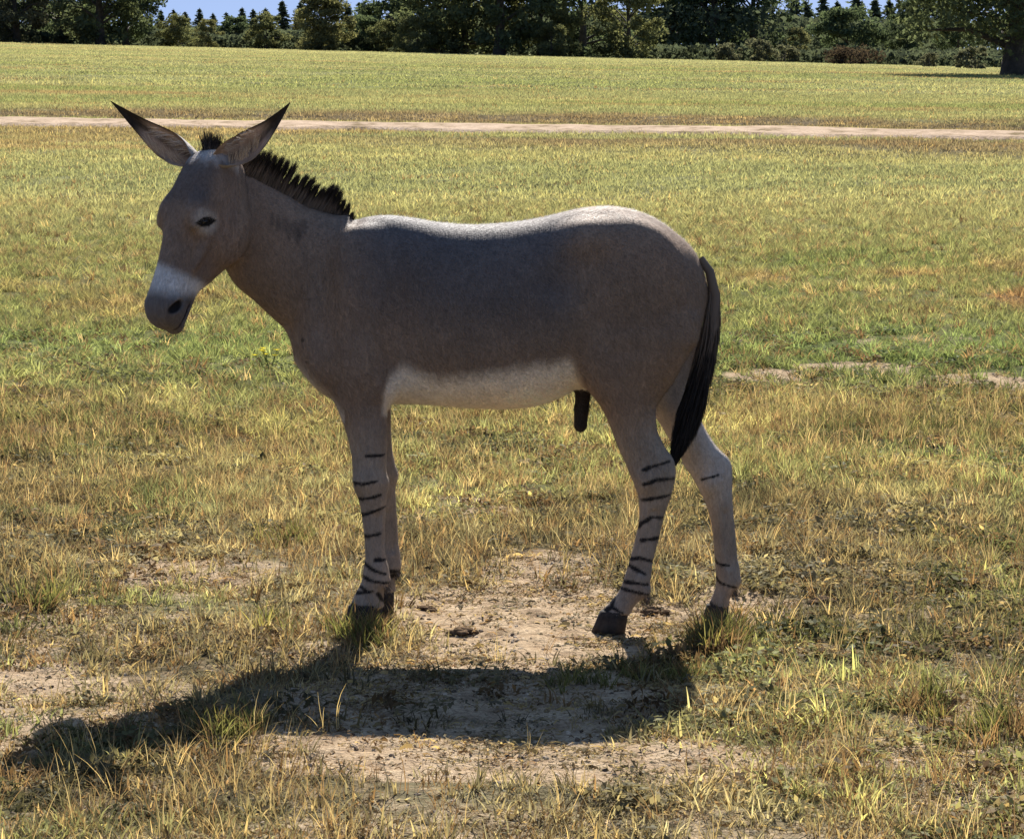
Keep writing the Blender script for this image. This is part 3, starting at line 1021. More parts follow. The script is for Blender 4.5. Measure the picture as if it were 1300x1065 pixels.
# white belly and chest, pale inner thighs with sunlight painted on the far one
bel_z = np.interp(X, [Xp(484), Xp(496), Xp(512), Xp(530), Xp(560), Xp(600), Xp(650), Xp(700), Xp(730), Xp(770)],
                  [Zp(505), Zp(474), Zp(458), Zp(463), Zp(474), Zp(470), Zp(463), Zp(456), Zp(448), Zp(500)])
bel = sstep(bel_z + .032, bel_z - .030, Z + .010 * nse + .012 * nsf) * sstep(Xp(483), Xp(492), X + .2 * (np.abs(Y_ - YM) < .10)) * (1 - sstep(Xp(742), Xp(752), X)) * sstep(Zp(526), Zp(516), Z)
bel *= 1 - (np.abs(Y_ - YM) > .07) * sstep(Xp(716), Xp(732), X - 0.35 * (Zp(452) - Z))
col = mixc(col, np.array([.85, .74, .60]), np.clip(bel, 0, 1))
chw = sstep(.05, -.01, (X - (Xp(372) + .95 * (Zp(455) - Z)))) * sstep(Zp(440), Zp(470), Z) * (Z > Zp(530)) * (X < Xp(440))
col = mixc(col, np.array([.55, .48, .41]), np.clip(chw, 0, 1) * .85)
inn = sstep(.045, .015, np.abs(Y_ - YM)) * (X > Xp(800)) * sstep(Zp(420), Zp(480), Z)
inn_lit = (Y_ > YM) * (Y_ < YF - .01) * sstep(Zp(450), Zp(500), Z) * (1 - sstep(Zp(600), Zp(680), Z)) * (X > Xp(770))  # sunlit inside of the far hind leg, painted into the coat colour
col = mixc(col, np.array([.52, .44, .37]), np.clip(np.maximum(inn, inn_lit * .9), 0, 1))
# head
Q = BV - HO
ha, hb, hc = Q @ HA, Q @ HB, Q @ HC
headm = (ha > -.05) & (ha < .56) & (np.abs(hc) < .14) & (hb > -.19) & (X < Xp(312))
hm = headm.astype(float)
col = mixc(col, np.array([.205, .145, .108]), hm * .85)
col = mixc(col, np.array([.105, .084, .076]), hm * sstep(.015, .05, ha) * (1 - sstep(.14, .19, ha)) * sstep(.02, .06, hb) * .8)
col = mixc(col, np.array([.42, .38, .345]), hm * (1 - sstep(.005, .04, ha + .02 * nsf)) * .8)
muz = hm * sstep(.345, .385, ha + .02 * nse + .01 * hb)
col = mixc(col, np.array([.60, .56, .52]), np.clip(muz, 0, 1))
tipm = hm * sstep(.400, .450, ha - .15 * (hb + .02) + .03 * nse)
col = mixc(col, np.array([.072, .056, .050]), np.clip(tipm, 0, 1) * .9)
for s in (1, -1):
    ec = hp(.203, .026, .088 * s)
    dv = BV - ec
    e1 = np.sqrt(((dv @ HA) / .042) ** 2 + ((dv @ HB) / .050) ** 2 + ((dv @ HC) / .06) ** 2)
    el = dv @ (HB * .86 + HA * .50); es = dv @ (HA * .86 - HB * .50)
    e2 = np.sqrt((el / .040) ** 2 + (es / (.0135 * np.clip(1.15 - (el / .045) ** 2, .3, 1.2))) ** 2 + ((dv @ HC) / .06) ** 2)
    col = mixc(col, np.array([.38, .33, .28]), (1 - sstep(.55, 1.15, e1)) * hm * .9)
    col = mixc(col, np.array([.012, .011, .010]), (1 - sstep(.85, 1.12, e2)) * hm)
    nc = hp(.468, .006, .058 * s); dv = BV - nc
    col = mixc(col, np.array([.012, .010, .010]), (1 - sstep(.75, 1.15, np.sqrt(((dv @ (HA * .85 + HB * .5)) / .029) ** 2 + ((dv @ (HB * .85 - HA * .5)) / .015) ** 2 + ((dv @ HC) / .03) ** 2))))
    mo = headm & (np.abs(hb + .046) < .005) & (ha > .43) & (np.abs(hc) > .02)
    col = mixc(col, np.array([.05, .04, .04]), mo * .8)
# jaw line and throat
# dorsal stripe
dor = (np.abs(Y_ - YM) < .012) * (X > Xp(440)) * (Z > Zp(340)) * (1 - sstep(Xp(470), Xp(480), X) * .85)
col = mixc(col, np.array([.05, .042, .038]), dor * .9)
# shoulder and neck marks
for (px, py, r_) in ((384, 432, .008), (389, 459, .005), (360, 286, .011), (366, 294, .011), (373, 290, .011), (380, 293, .011), (386, 290, .009), (377, 302, .010), (352, 284, .010), (344, 280, .009)):
    q = at(px, py, YM - .12)
    d = np.sqrt(((X - q[0]) / 1.0) ** 2 + ((Z - q[2]) / (1.0 if r_ < .0085 else 3.4)) ** 2)
    col = mixc(col, np.array([.05, .04, .035]), (1 - sstep(r_ * .5, r_, d)) * (.85 if r_ < .0085 else .45))
# sheath
shm = (X > Xp(722)) & (X < Xp(756)) & (np.abs(Y_ - YM) < .045) & (Z < Zp(481)) & (Z > Zp(560))
dsh = np.minimum(np.linalg.norm(BV - s1, axis=1), np.linalg.norm(BV - s2, axis=1))
shm = ((dsh < .07) & (np.abs(Y_ - YM) < .05) & (Z < Zp(484))).astype(float)
col = mixc(col, np.array([.030, .024, .022]), shm)


# leg stripes: polylines on the outer faces
def stripes(lines, yc, wid, dark=(.020, .017, .016)):
    global col
    for ln in lines:
        xm_ = [p[0] for p in ln]
        e0 = -4 if xm_[0] < xm_[-1] else 4
        pts = [at(p[0] + (e0 if i_ == 0 else (-e0 if i_ == len(ln) - 1 else 0)), p[1], yc) for i_, p in enumerate(ln)]
        wd_ = wid * (ln[0][2] if len(ln[0]) > 2 else 1)
        d = np.full(len(BV), 9.0)
        for ki, (a, b) in enumerate(zip(pts[:-1], pts[1:])):
            ab = (b - a)[[0, 2]]; ap = BV[:, [0, 2]] - a[[0, 2]]
            t = np.clip((ap @ ab) / (ab @ ab), 0, 1)
            gl = ki + t
            dd_ = np.linalg.norm(ap - t[:, None] * ab, axis=1) / (1.0 - .40 * (gl / max(1, len(pts) - 1)) ** 2)
            d = np.minimum(d, dd_)
        mk = np.abs(Y_ - yc) < .075
        col = mixc(col, np.array(dark), (1 - sstep(wd_ * .55, wd_ * 1.2, d + .0025 * nsf)) * mk)


stripes([[(470, 576.5), (484, 576)], [(451, 611), (462, 612), (475, 608)], [(454, 633), (468, 630), (480, 626)], [(459, 654), (470, 649), (485, 642)],
         [(464, 680), (472, 678), (479, 676)], [(481, 709), (485, 709)], [(466, 713), (474, 721), (486, 727)], [(464, 730), (474, 735), (493, 739)], [(459, 742), (462, 747)], [(452, 752), (470, 748, 1)],
         [(446, 764), (455, 768), (470, 768)], [(484, 752), (486, 766)]], YN, .0070)
stripes([[(819, 594), (828, 589), (845, 584)], [(821, 612), (833, 606), (856, 606)], [(819, 633), (830, 630), (850, 626)], [(809, 673), (815, 662), (826, 655), (843, 656)], [(818, 684), (836, 681)],
         [(800, 709), (812, 706), (826, 712)], [(799, 715), (808, 721), (815, 727)], [(793, 737), (803, 737), (818, 740)], [(790, 745), (803, 748), (822, 754)], [(783, 757), (776, 768), (786, 776)],
         [(770, 770), (764, 778)]], YN, .0070)
stripes([[(894, 606), (900, 603), (907, 600)], [(908, 706), (911, 714), (921, 716)], [(909, 728), (914, 738), (930, 744)], [(905, 764), (911, 772)]], YF, .006)
stripes([[(489, 722), (508, 724)], [(490, 730), (507, 728)]], YF - .02, .009)
nsl = np.array([mnoise.noise(Vector((p[0] * 3 + 7, p[1] * 3, p[2] * 3.6))) for p in BV])
col *= (1 + .13 * nse + .11 * nsf + .16 * nsl)[:, None]
col *= 1 + np.array([.05, 0, -.06]) * nsl[:, None]
col = np.clip(col, .008, .9)

EV, EF, EC = [], [], []
allv, allf, allc = [BV], [BF], [col]
off_ = len(BV)
for s in (1, -1):
    v, f, c = ear(s)
    allv.append(v); allf.append(f + off_); allc.append(c); off_ += len(v)
allv = np.concatenate(allv); allf = np.concatenate(allf); allc = np.concatenate(allc)


def coat_material(name, rough=0.75, sheen=0.18, bumpy=True):
    m = NT(name)
    a = m.n('Attribute', attribute_name='coat')
    P = m.pos()
    mp = m.n('Mapping'); mp.inputs['Scale'].default_value = (160, 160, 55)
    m.l(P, mp.inputs['Vector'])
    nz = m.noise(1.0, 3, 0.6, mp.outputs[0])
    n2_ = m.noise(14, 4, 0.6, P)
    c = m.mix(1.0, a.outputs['Color'], m.ramp(nz, [(0.25, (0.78, 0.77, 0.77)), (0.75, (1.2, 1.19, 1.18))]), 'MULTIPLY')
    c = m.mix(1.0, c, m.ramp(n2_, [(0.3, (0.88, 0.88, 0.9)), (0.7, (1.1, 1.09, 1.07))]), 'MULTIPLY')
    b = m.n('BsdfPrincipled')
    b.inputs['Roughness'].default_value = rough
    b.inputs['Specular IOR Level'].default_value = 0.15
    b.inputs['Sheen Weight'].default_value = sheen
    b.inputs['Sheen Roughness'].default_value = 0.5
    m.l(c, b.inputs['Base Color']); m.l(m.mix(1.0, c, (2.6, 2.6, 2.6), 'MULTIPLY'), b.inputs['Sheen Tint'])
    if bumpy: m.l(m.bump(nz, 0.45, 0.006), b.inputs['Normal'])
    m.l(b.outputs[0], m.out.inputs[0])
    return m.m


coat = coat_material('short_coat')
feet_z = 0.0
ass = empty('wild_ass', (float(Xp(640)), YM, 0.0))
tag(ass, 'grey wild ass with white belly and striped legs standing side on in the field', 'donkey')
bme = make_mesh('body', allv, allf, coat, True)
set_col(bme, 'coat', allc)
body = obj('body', bme, ass)

# ---- eyes
m = NT('dark_eye')
b = m.n('BsdfPrincipled'); b.inputs['Base Color'].default_value = (0.012, 0.009, 0.008, 1); b.inputs['Roughness'].default_value = 0.12
m.l(b.outputs[0], m.out.inputs[0])
EYE = m.m


def ellipsoid_mesh(name, cn, r, R, mat, nu=20, nv=12):
    v, f = [], []
    for i in range(nv + 1):
        a = math.pi * i / nv
        for j in range(nu):
            b_ = 2 * math.pi * j / nu
            q = np.array([r[0] * math.sin(a) * math.cos(b_), r[1] * math.sin(a) * math.sin(b_), r[2] * math.cos(a)])
            v.append(np.asarray(cn) + q[0] * R[0] + q[1] * R[1] + q[2] * R[2])
    for i in range(nv):
        for j in range(nu):
            f.append([i * nu + j, i * nu + (j + 1) % nu, (i + 1) * nu + (j + 1) % nu, (i + 1) * nu + j])
    return make_mesh(name, v, f, mat, True)


for s in (1, -1):
    obj('eye', ellipsoid_mesh('eye', hp(.203, .027, .081 * s), (.021, .0095, .011), [HB * .86 + HA * .5, HA * .86 - HB * .5, HC], EYE), ass)

# ---- hooves
m = NT('dark_horn')
nz = m.noise(40, 3, 0.6, m.pos())
b = m.n('BsdfPrincipled'); b.inputs['Roughness'].default_value = 0.85; b.inputs['Specular IOR Level'].default_value = .2
m.l(m.ramp(nz, [(0.3, (0.022, 0.017, 0.014)), (0.7, (0.060, 0.046, 0.036))]), b.inputs['Base Color'])
m.l(m.bump(nz, 0.4, 0.004), b.inputs['Normal']); m.l(b.outputs[0], m.out.inputs[0])
HORN = m.m


def hoof(xl0, xr0, py0, xl1, xr1, py1, yc, w0, w1, tilt=0):
    a0, b0_ = at(xl0, py0, yc), at(xr0, py0, yc)
    a1, b1_ = at(xl1, py1, yc), at(xr1, py1, yc)
    v, f = [], []
    rings = [(0, 0.80), (0.06, 1.0), (.35, 1.0), (.7, 1.0), (1, 1.02), (1.02, 0.9)]
    for t, k in rings:
        cl, cr = a0 + (a1 - a0) * t, b0_ + (b1_ - b0_) * t
        cn = (cl + cr) / 2; rx = np.linalg.norm(cr - cl) / 2 * k; ry = (w0 + (w1 - w0) * t) * k
        for j in range(24):
            g = 2 * math.pi * j / 24
            cx_ = math.cos(g)
            sq = 1.0 if cx_ < 0 else 0.88
            zt = -(cx_ > 0.2) * 0.004 * t
            v.append(cn + np.array([rx * cx_ * sq, ry * math.sin(g) * (1 - .12 * (cx_ > .5)), zt + tilt * t * (-cx_) * rx]))
    n = 24
    for i in range(len(rings) - 1):
        for j in range(n):
            f.append([i * n + j, i * n + (j + 1) % n, (i + 1) * n + (j + 1) % n, (i + 1) * n + j])
    f.append(list(range(n))[::-1]); f.append([(len(rings) - 1) * n + j for j in range(n)])
    return obj('hoof', make_mesh('hoof', v, f, HORN, True), ass)


hoof(443, 488, 766, 436, 488, 799, YN, .038, .046)
hoof(460, 503, 748, 454, 503, 778, YF - .02, .036, .044)
hoof(762, 801, 774, 751, 796, 801, YN, .038, .046)
hoof(897, 927, 766, 890, 927, 792, YF, .036, .042)

# ---- hair: mane, forelock, tail
m = NT('mane_hair')
a = m.n('Attribute', attribute_name='var')
b = m.n('BsdfPrincipled'); b.inputs['Roughness'].default_value = 0.55; b.inputs['Specular IOR Level'].default_value = .2
hc_ = m.ramp(a.outputs['Fac'], [(0, (0.012, 0.010, 0.009)), (0.6, (0.030, 0.023, 0.019)), (1, (0.13, 0.095, 0.07))])
al = m.n('Attribute', attribute_name='along')
hc_ = m.mix(m.ramp(al.outputs['Fac'], [(0.40, 0.0), (0.70, 1.0)]), m.mix(0.85, hc_, (0.19, 0.145, 0.110)), hc_)
m.l(hc_, b.inputs['Base Color'])
m.l(b.outputs[0], m.out.inputs[0])
HAIR = m.m


m = NT('pale_ear_hair')
b = m.n('BsdfPrincipled'); b.inputs['Base Color'].default_value = (.55, .42, .30, 1); b.inputs['Roughness'].default_value = .6
m.l(b.outputs[0], m.out.inputs[0])
EARH = m.m


def strands(name, roots, dirs, lens, width, bend, var, parent, nseg=4, mat=HAIR):
    n = len(roots)
    r = np.random.default_rng(len(name) * 7 + n)
    side = np.cross(dirs, r.normal(size=(n, 3))); side /= np.linalg.norm(side, axis=1)[:, None]
    v = np.zeros((n, nseg + 1, 2, 3))
    for i in range(nseg + 1):
        t = i / nseg
        p = roots + dirs * (lens * t)[:, None] + bend * (lens * t * t)[:, None]
        w_ = width * (1 - t) ** 0.6 + 0.0002
        v[:, i, 0] = p - side * w_ / 2; v[:, i, 1] = p + side * w_ / 2
    k = np.arange(n)[:, None] * (nseg + 1) * 2
    f = np.concatenate([np.stack([k[:, 0] + 2 * i, k[:, 0] + 2 * i + 1, k[:, 0] + 2 * i + 3, k[:, 0] + 2 * i + 2], 1) for i in range(nseg)])
    me = make_mesh(name, v.reshape(-1, 3), f, mat)
    set_float(me, 'var', np.repeat(var, (nseg + 1) * 2))
    set_float(me, 'along', np.tile(np.repeat(np.linspace(0, 1, nseg + 1), 2), n))
    return obj(name, me, parent)


r = np.random.default_rng(3)
# mane along the crest
cr = np.array([at(*p, YM + o_) for p, o_ in (((296, 216), -.055), ((318, 223), -.04), ((343, 235), -.025), ((375, 251), -.012), ((407, 267), -.004), ((430, 277), 0), ((447, 281), 0))])
tops = [(322, 186), (341, 190), (363, 203), (391, 218), (417, 231), (434, 243), (450, 272)]
sp_ = np.concatenate([[0], np.cumsum(np.linalg.norm(np.diff(cr, axis=0), axis=1))]); sp_ /= sp_[-1]
n = 9000
t = r.uniform(0, 1, n)
ncl = 19
cid = np.floor(t * ncl + r.normal(0, .12, n))
ctr = (cid + 0.5) / ncl
root = np.stack([np.interp(t, sp_, cr[:, i]) for i in range(3)], 1)
root[:, 1] += r.uniform(-.016, .016, n); root[:, 2] -= .012
tp_ = np.array([at(*p, YM - .02) for p in tops])
tw = t + (ctr - t) * 0.85
top = np.stack([np.interp(tw, np.linspace(0, 1, 7), tp_[:, i]) for i in range(3)], 1)
top[:, 1] = root[:, 1] + r.normal(0, .010, n)
crnd = np.random.default_rng(9).uniform(.80, 1.10, 60)
d = top - root; L = np.linalg.norm(d, axis=1); d /= L[:, None]
L = L * crnd[np.clip(cid, 0, 59).astype(int)] * (1 - .25 * r.uniform(0, 1, n) ** 2) * (1 - .30 * np.abs((t - ctr) * ncl))
d += r.normal(0, .035, (n, 3)); d /= np.linalg.norm(d, axis=1)[:, None]
strands('mane', root, d, L, .0020, np.tile([.06, 0, .0], (n, 1)) + r.normal(0, .04, (n, 3)), np.clip(r.beta(1.6, 3, n), 0, 1), ass)
# forelock
n = 900
q0 = at(268, 208, YM - .12)
root = q0 + r.normal(0, 1, (n, 3)) * [.015, .015, .004]
root[:, 2] -= .006
cidx = r.integers(0, 6, n)
ct = np.array([at(px, py, YM - .12) for px, py in ((257, 170), (264, 163), (272, 168), (280, 170), (289, 180), (260, 182))])
d = ct[cidx] - root; L = np.linalg.norm(d, axis=1) * r.uniform(.65, 1.05, n); d /= np.linalg.norm(d, axis=1)[:, None]
d += r.normal(0, .06, (n, 3)); d /= np.linalg.norm(d, axis=1)[:, None]
strands('forelock', root, d, L, .0028, r.normal(0, .06, (n, 3)), np.clip(r.beta(1.6, 3, n), 0, 1), ass)

# pale hairs lining the ears and a few lashes over the eyes
for s in (1, -1):
    b0_ = hp(.005, .020, .062 * s)
    tp0 = at(368.5, 130.5, b0_[1] - .10) if s > 0 else at(141, 129, b0_[1] + .10)
    ax_ = tp0 - b0_; Le = np.linalg.norm(ax_); ax_ /= Le
    fw_ = hd * .93 + np.array([0, -.30, .05]); fw_ -= (fw_ @ ax_) * ax_; fw_ /= np.linalg.norm(fw_)
    sd2 = np.cross(ax_, fw_)
    n = 260
    tq = r.uniform(.06, .5, n); uq = np.where(r.uniform(0, 1, n) < .6, 1, -1) * r.uniform(.4, .95, n)
    wq = np.interp(tq, [0, .10, .22, .36, .5], [.028, .037, .045, .047, .039])
    root = b0_ + ax_ * (tq * Le)[:, None] + sd2 * (wq * uq * .9)[:, None] + fw_ * (.010 * np.abs(uq))[:, None] - np.array([0, 0, .016]) * np.sin(math.pi * tq)[:, None]
    d = ax_ * .8 - sd2 * (np.sign(uq) * .55)[:, None] + fw_ * .35 + r.normal(0, .15, (n, 3)); d /= np.linalg.norm(d, axis=1)[:, None]
    strands('ear_hair', root, d, r.uniform(.018, .045, n), .0011, np.zeros((n, 3)), np.full(n, .5), ass, 3, EARH)
    n = 46
    q = r.uniform(-1, 1, n)
    root = hp(.203, .026, .0895 * s) + (HB * .86 + HA * .5) * (q * .026)[:, None] - (HA * .86 - HB * .5) * (.010 * (1 - q * q))[:, None]
    d = HC * (s * .75) + HA * .35 + HB * .35 + r.normal(0, .15, (n, 3)); d /= np.linalg.norm(d, axis=1)[:, None]
    strands('eyelashes', root, d, r.uniform(.012, .022, n), .0009, np.zeros((n, 3)), np.full(n, .2), ass, 3)
# hair behind the fetlocks
for (px, py, yc) in ((492, 740, YN), (506, 724, YF - .02), (822, 756, YN), (934, 743, YF)):
    n = 160
    root = at(px - 3, py, yc) + r.normal(0, 1, (n, 3)) * [.005, .014, .010]
    d = np.tile([.30, 0, -1.0], (n, 1)) + r.normal(0, .22, (n, 3)); d /= np.linalg.norm(d, axis=1)[:, None]
    strands('fetlock_hair', root, d, r.uniform(.015, .042, n), .0013, np.zeros((n, 3)), np.clip(r.beta(2, 2, n), 0, 1), ass, 3)
# whiskers
n = 60
cq = r.uniform(-.045, .045, n)
root = np.array([hp(r.uniform(.49, .515), r.uniform(-.075, -.03), c_) for c_ in cq])
d = HA * .8 - HB * .35 + HC * (cq * 12)[:, None] + r.normal(0, .2, (n, 3)); d /= np.linalg.norm(d, axis=1)[:, None]
strands('whiskers', root, d, r.uniform(.015, .045, n), .0009, np.zeros((n, 3)), np.full(n, .6), ass, 3)

# tail: dock with brown hair, black switch
TL = [(889, 328, .012, 0), (901, 345, .017, -.0), (907.5, 375, .0205, -.0), (906, 410, .023, -.005), (899, 445, .029, -.01), (888, 485, .036, -.015), (877, 525, .035, -.02), (866, 560, .028, -.025), (854, 591, .008, -.03)]
tv = np.array([at(p[0], p[1], YM + p[3] - .03) for p in TL]); tr = np.array([p[2] for p in TL])
v, f = tube(tv, tr * [1, .85, .8, .8, .75, .6, .5, .4, .3], 12)
m = NT('tail_skin')
b = m.n('BsdfPrincipled'); b.inputs['Base Color'].default_value = (.150, .115, .090, 1); b.inputs['Specular IOR Level'].default_value = .1; b.inputs['Roughness'].default_value = .8
m.l(b.outputs[0], m.out.inputs[0])
tail = obj('tail', make_mesh('tail', v, f, m.m, True), ass)
tt = np.linspace(0, 1, len(TL))
n = 9000
t0 = .20 + .66 * r.uniform(0, 1, n) ** 0.95
t1 = np.clip(t0 + r.uniform(.14, .34, n), 0, 1.04)
ang = r.uniform(0, 6.283, n)


def tpos(t_, a_, k):
    c_ = np.stack([np.interp(t_, tt, tv[:, i]) for i in range(3)], 1)
    rr = np.interp(t_, tt, tr) * k
    return c_ + np.stack([rr * np.cos(a_), .75 * rr * np.sin(a_), 0 * rr], 1)


p0 = tpos(t0, ang, .80 * np.sqrt(r.uniform(.3, 1, n))); p1 = tpos(t1, ang + r.normal(0, .25, n), 1.08 * np.sqrt(r.uniform(.2, 1.15, n)) + .25 * (t1 > .75))
pm = tpos((t0 + t1) / 2, ang, .92 * np.sqrt(r.uniform(.6, 1, n)))
d = p1 - p0; L = np.linalg.norm(d, axis=1); d /= L[:, None]
bend = ((p0 + p1) / 2 - pm)
dirs = d - 2 * 0 * bend
th_var = np.where(t0 < .36, np.clip(r.beta(4, 1.6, n), 0, 1), np.clip(r.beta(1.4, 4, n), 0, 1))
th = strands('tail_hair', p0, d, L, .0034, np.zeros((n, 3)), th_var, ass)
th.data.attributes['along'].data.foreach_set('value', np.repeat(np.where(t0 < .30, .5, 1.0), 10).astype(np.float32))
th.parent = tail
th.matrix_parent_inverse = Matrix.Identity(4)

# ---- short fur over the body: slim triangles carrying the coat colour
fv = BV[BF]
area = np.linalg.norm(np.cross(fv[:, 2] - fv[:, 0], fv[:, 3] - fv[:, 1]), axis=1) / 2
fn_ = np.cross(fv[:, 2] - fv[:, 0], fv[:, 3] - fv[:, 1]); fn_ /= np.linalg.norm(fn_, axis=1)[:, None] + 1e-12
NFUR = 230000
pick = np.searchsorted(np.cumsum(area) / area.sum(), r.uniform(0, 1, NFUR))
pick = np.clip(pick, 0, len(BF) - 1)
a1_, a2_ = r.uniform(0, 1, NFUR), r.uniform(0, 1, NFUR)
rp = (fv[pick, 0] * ((1 - a1_) * (1 - a2_))[:, None] + fv[pick, 1] * (a1_ * (1 - a2_))[:, None] + fv[pick, 2] * (a1_ * a2_)[:, None] + fv[pick, 3] * ((1 - a1_) * a2_)[:, None])
fcol = col[BF[pick]].mean(1)
nn = fn_[pick]
# lie of the coat: backwards over the trunk, downwards on the legs and the face
flow = np.tile(np.array([.75, 0, -.55]), (NFUR, 1))
lgm = (rp[:, 2] < Zp(520))
flow[lgm] = [0.12, 0, -1]
qh = rp - HO
hmk = ((qh @ HA) > -.03) & ((qh @ HA) < .56) & (np.abs(qh @ HC) < .13) & (rp[:, 0] < Xp(310))
flow[hmk] = HA
fl_ = flow - (flow * nn).sum(1)[:, None] * nn
fl_ /= np.linalg.norm(fl_, axis=1)[:, None] + 1e-6
dirf = fl_ * 1.0 + nn * r.uniform(.22, .55, NFUR)[:, None] + r.normal(0, .18, (NFUR, 3))
dirf /= np.linalg.norm(dirf, axis=1)[:, None]
lf = r.uniform(.007, .016, NFUR) * np.where(hmk | lgm, .7, 1)
keep = ~(((qh @ HA) > .44) & hmk)
sdv = np.cross(dirf, nn); sdv /= np.linalg.norm(sdv, axis=1)[:, None] + 1e-6
wv = .0007
V3 = np.stack([rp - nn * .001 - sdv * wv, rp - nn * .001 + sdv * wv, rp + dirf * lf[:, None]], 1)[keep]
nk = len(V3)
fme = make_mesh('fur', V3.reshape(-1, 3), np.arange(3 * nk).reshape(nk, 3), None)
fcol = np.clip(fcol * r.uniform(.62, 1.48, NFUR)[:, None], .008, .9)
set_col(fme, 'coat', np.repeat(fcol[keep], 3, 0))
av = fme.attributes.new('skin_normal', 'FLOAT_VECTOR', 'POINT')
av.data.foreach_set('vector', np.repeat(nn[keep] * .8 + dirf[keep] * .2, 3, 0).astype(np.float32).ravel())
m = NT('coat_fur')
a = m.n('Attribute', attribute_name='coat'); an = m.n('Attribute', attribute_name='skin_normal')
b = m.n('BsdfPrincipled'); b.inputs['Roughness'].default_value = .6; b.inputs['Specular IOR Level'].default_value = .35
m.l(a.outputs['Color'], b.inputs['Base Color']); m.l(an.outputs['Vector'], b.inputs['Normal'])
m.l(b.outputs[0], m.out.inputs[0])
fme.materials.append(m.m)
fur = obj('fur', fme, ass)
fur['kind'] = 'stuff'

# ------------------------------------------------------------------ grass, weeds, straw and clods
GRASS = leaf_material('grass_blade', True, 0.50, bright=1.1)


def tuft(seed, nb, rad, lmin, lmax, wid, spread, droop, stem=False):
    r = np.random.default_rng(seed)
    V, Fq, var = [], [], []
    for k in range(nb):
        ph = r.uniform(0, 6.283); rr = rad * math.sqrt(r.uniform(0, 1))
        b = np.array([rr * math.cos(ph), rr * math.sin(ph), -0.008])
        dph = ph + r.normal(0, .8)
        lean = abs(r.normal(0, spread))
        L = r.uniform(lmin, lmax)
        dr_ = droop * r.uniform(.4, 1.6)
        w = wid * r.uniform(.6, 1.3)
        cdir = np.array([math.cos(dph), math.sin(dph), 0])
        twist = r.uniform(-1, 1)
        sdn = np.array([-math.sin(dph + twist), math.cos(dph + twist), 0])
        p = b.copy(); th_ = lean
        o = len(V); ns = 4
        for i in range(ns + 1):
            t = i / ns
            ww_ = w * (1 - t ** 1.5) + .0003
            V.append(p - sdn * ww_ / 2); V.append(p + sdn * ww_ / 2)
            p = p + (cdir * math.sin(th_) + np.array([0, 0, math.cos(th_)])) * L / ns
            p[2] = max(p[2], 0.002)
            th_ = min(th_ + dr_ / ns, 2.0)
        for i in range(ns):
            Fq.append([o + 2 * i, o + 2 * i + 1, o + 2 * i + 3, o + 2 * i + 2])
        var += [np.clip(r.normal(.5, .22), 0, 1)] * (2 * (ns + 1))
        if stem and r.uniform() < .3:
            pass
    me = make_mesh('tuft', np.array(V), np.array(Fq), GRASS)
    set_float(me, 'var', var)
    return me


def leafweed(seed, nl, rad):
    """low broad-leaved weed: small lifted leaves on short stalks"""
    r = np.random.default_rng(seed)
    V, Fq, var = [], [], []
    for k in range(nl):
        ph = r.uniform(0, 6.283); rr = rad * math.sqrt(r.uniform(0, 1))
        c = np.array([rr * math.cos(ph), rr * math.sin(ph), r.uniform(.005, .045) * (1 - .5 * rr / rad)])
        a = r.normal(size=3) * [1, 1, .5]; a /= np.linalg.norm(a)
        b = np.cross(a, [r.normal(0, .4), r.normal(0, .4), 1]); b /= np.linalg.norm(b) + 1e-9
        s = r.uniform(.007, .017)
        o = len(V)
        V += [c - a * s, c - b * s * .42, c + a * s * .95 + np.array([0, 0, -.003]), c + b * s * .42]
        Fq.append([o, o + 1, o + 2, o + 3])
        var += [np.clip(r.normal(.5, .22), 0, 1)] * 4
    me = make_mesh('weed', np.array(V), np.array(Fq), GRASS)
    set_float(me, 'var', var)
    return me


def litter(seed, nl, rad):
    """flat dead stalks and crumbs lying on the soil"""
    r = np.random.default_rng(seed)
    V, Fq, var = [], [], []
    for k in range(nl):
        ph = r.uniform(0, 6.283); rr = rad * math.sqrt(r.uniform(0, 1))
        c = np.array([rr * math.cos(ph), rr * math.sin(ph), r.uniform(.001, .006)])
        g = r.uniform(0, 3.14)
        a = np.array([math.cos(g), math.sin(g), r.normal(0, .18)])
        b = np.array([-math.sin(g), math.cos(g), r.normal(0, .5)])
        L = r.uniform(.003, .016); w = r.uniform(.0008, .0028)
        o = len(V)
        V += [c - a * L - b * w, c - a * L + b * w, c + b * w + [0, 0, .004], c - b * w + [0, 0, .004], c + a * L + b * w * .6, c + a * L - b * w * .6]
        Fq += [[o, o + 3, o + 2, o + 1], [o + 3, o + 5, o + 4, o + 2]]
        var += [np.clip(r.normal(.45, .28), 0, 1)] * 6
    me = make_mesh('litter', np.array(V), np.array(Fq), GRASS)
    set_float(me, 'var', var)
    return me


def clod(seed):
    import bmesh
    r = np.random.default_rng(seed)
    bm = bmesh.new()
    bmesh.ops.create_icosphere(bm, subdivisions=2, radius=1)
    for v in bm.verts:
        q = v.co.copy()
        v.co *= 0.75 + 0.5 * (mnoise.noise(q * 1.3 + Vector((seed, 0, 0))) + .5) * .9
        v.co.z *= .62
    me = bpy.data.meshes.new('clod')
    bm.to_mesh(me); bm.free()
    me.materials.append(CLOD)
    return me


m = NT('soil_clod')
a = m.n('Attribute', attribute_name='tint', attribute_type='INSTANCER')
nz = m.noise(120, 3, .6, m.pos())
c = m.mix(1.0, a.outputs['Color'], m.ramp(nz, [(.3, .65), (.7, 1.2)]), 'MULTIPLY')
b = m.n('BsdfPrincipled'); b.inputs['Roughness'].default_value = .95; b.inputs['Specular IOR Level'].default_value = .1
m.l(c, b.inputs['Base Color']); m.l(b.outputs[0], m.out.inputs[0])
CLOD = m.m


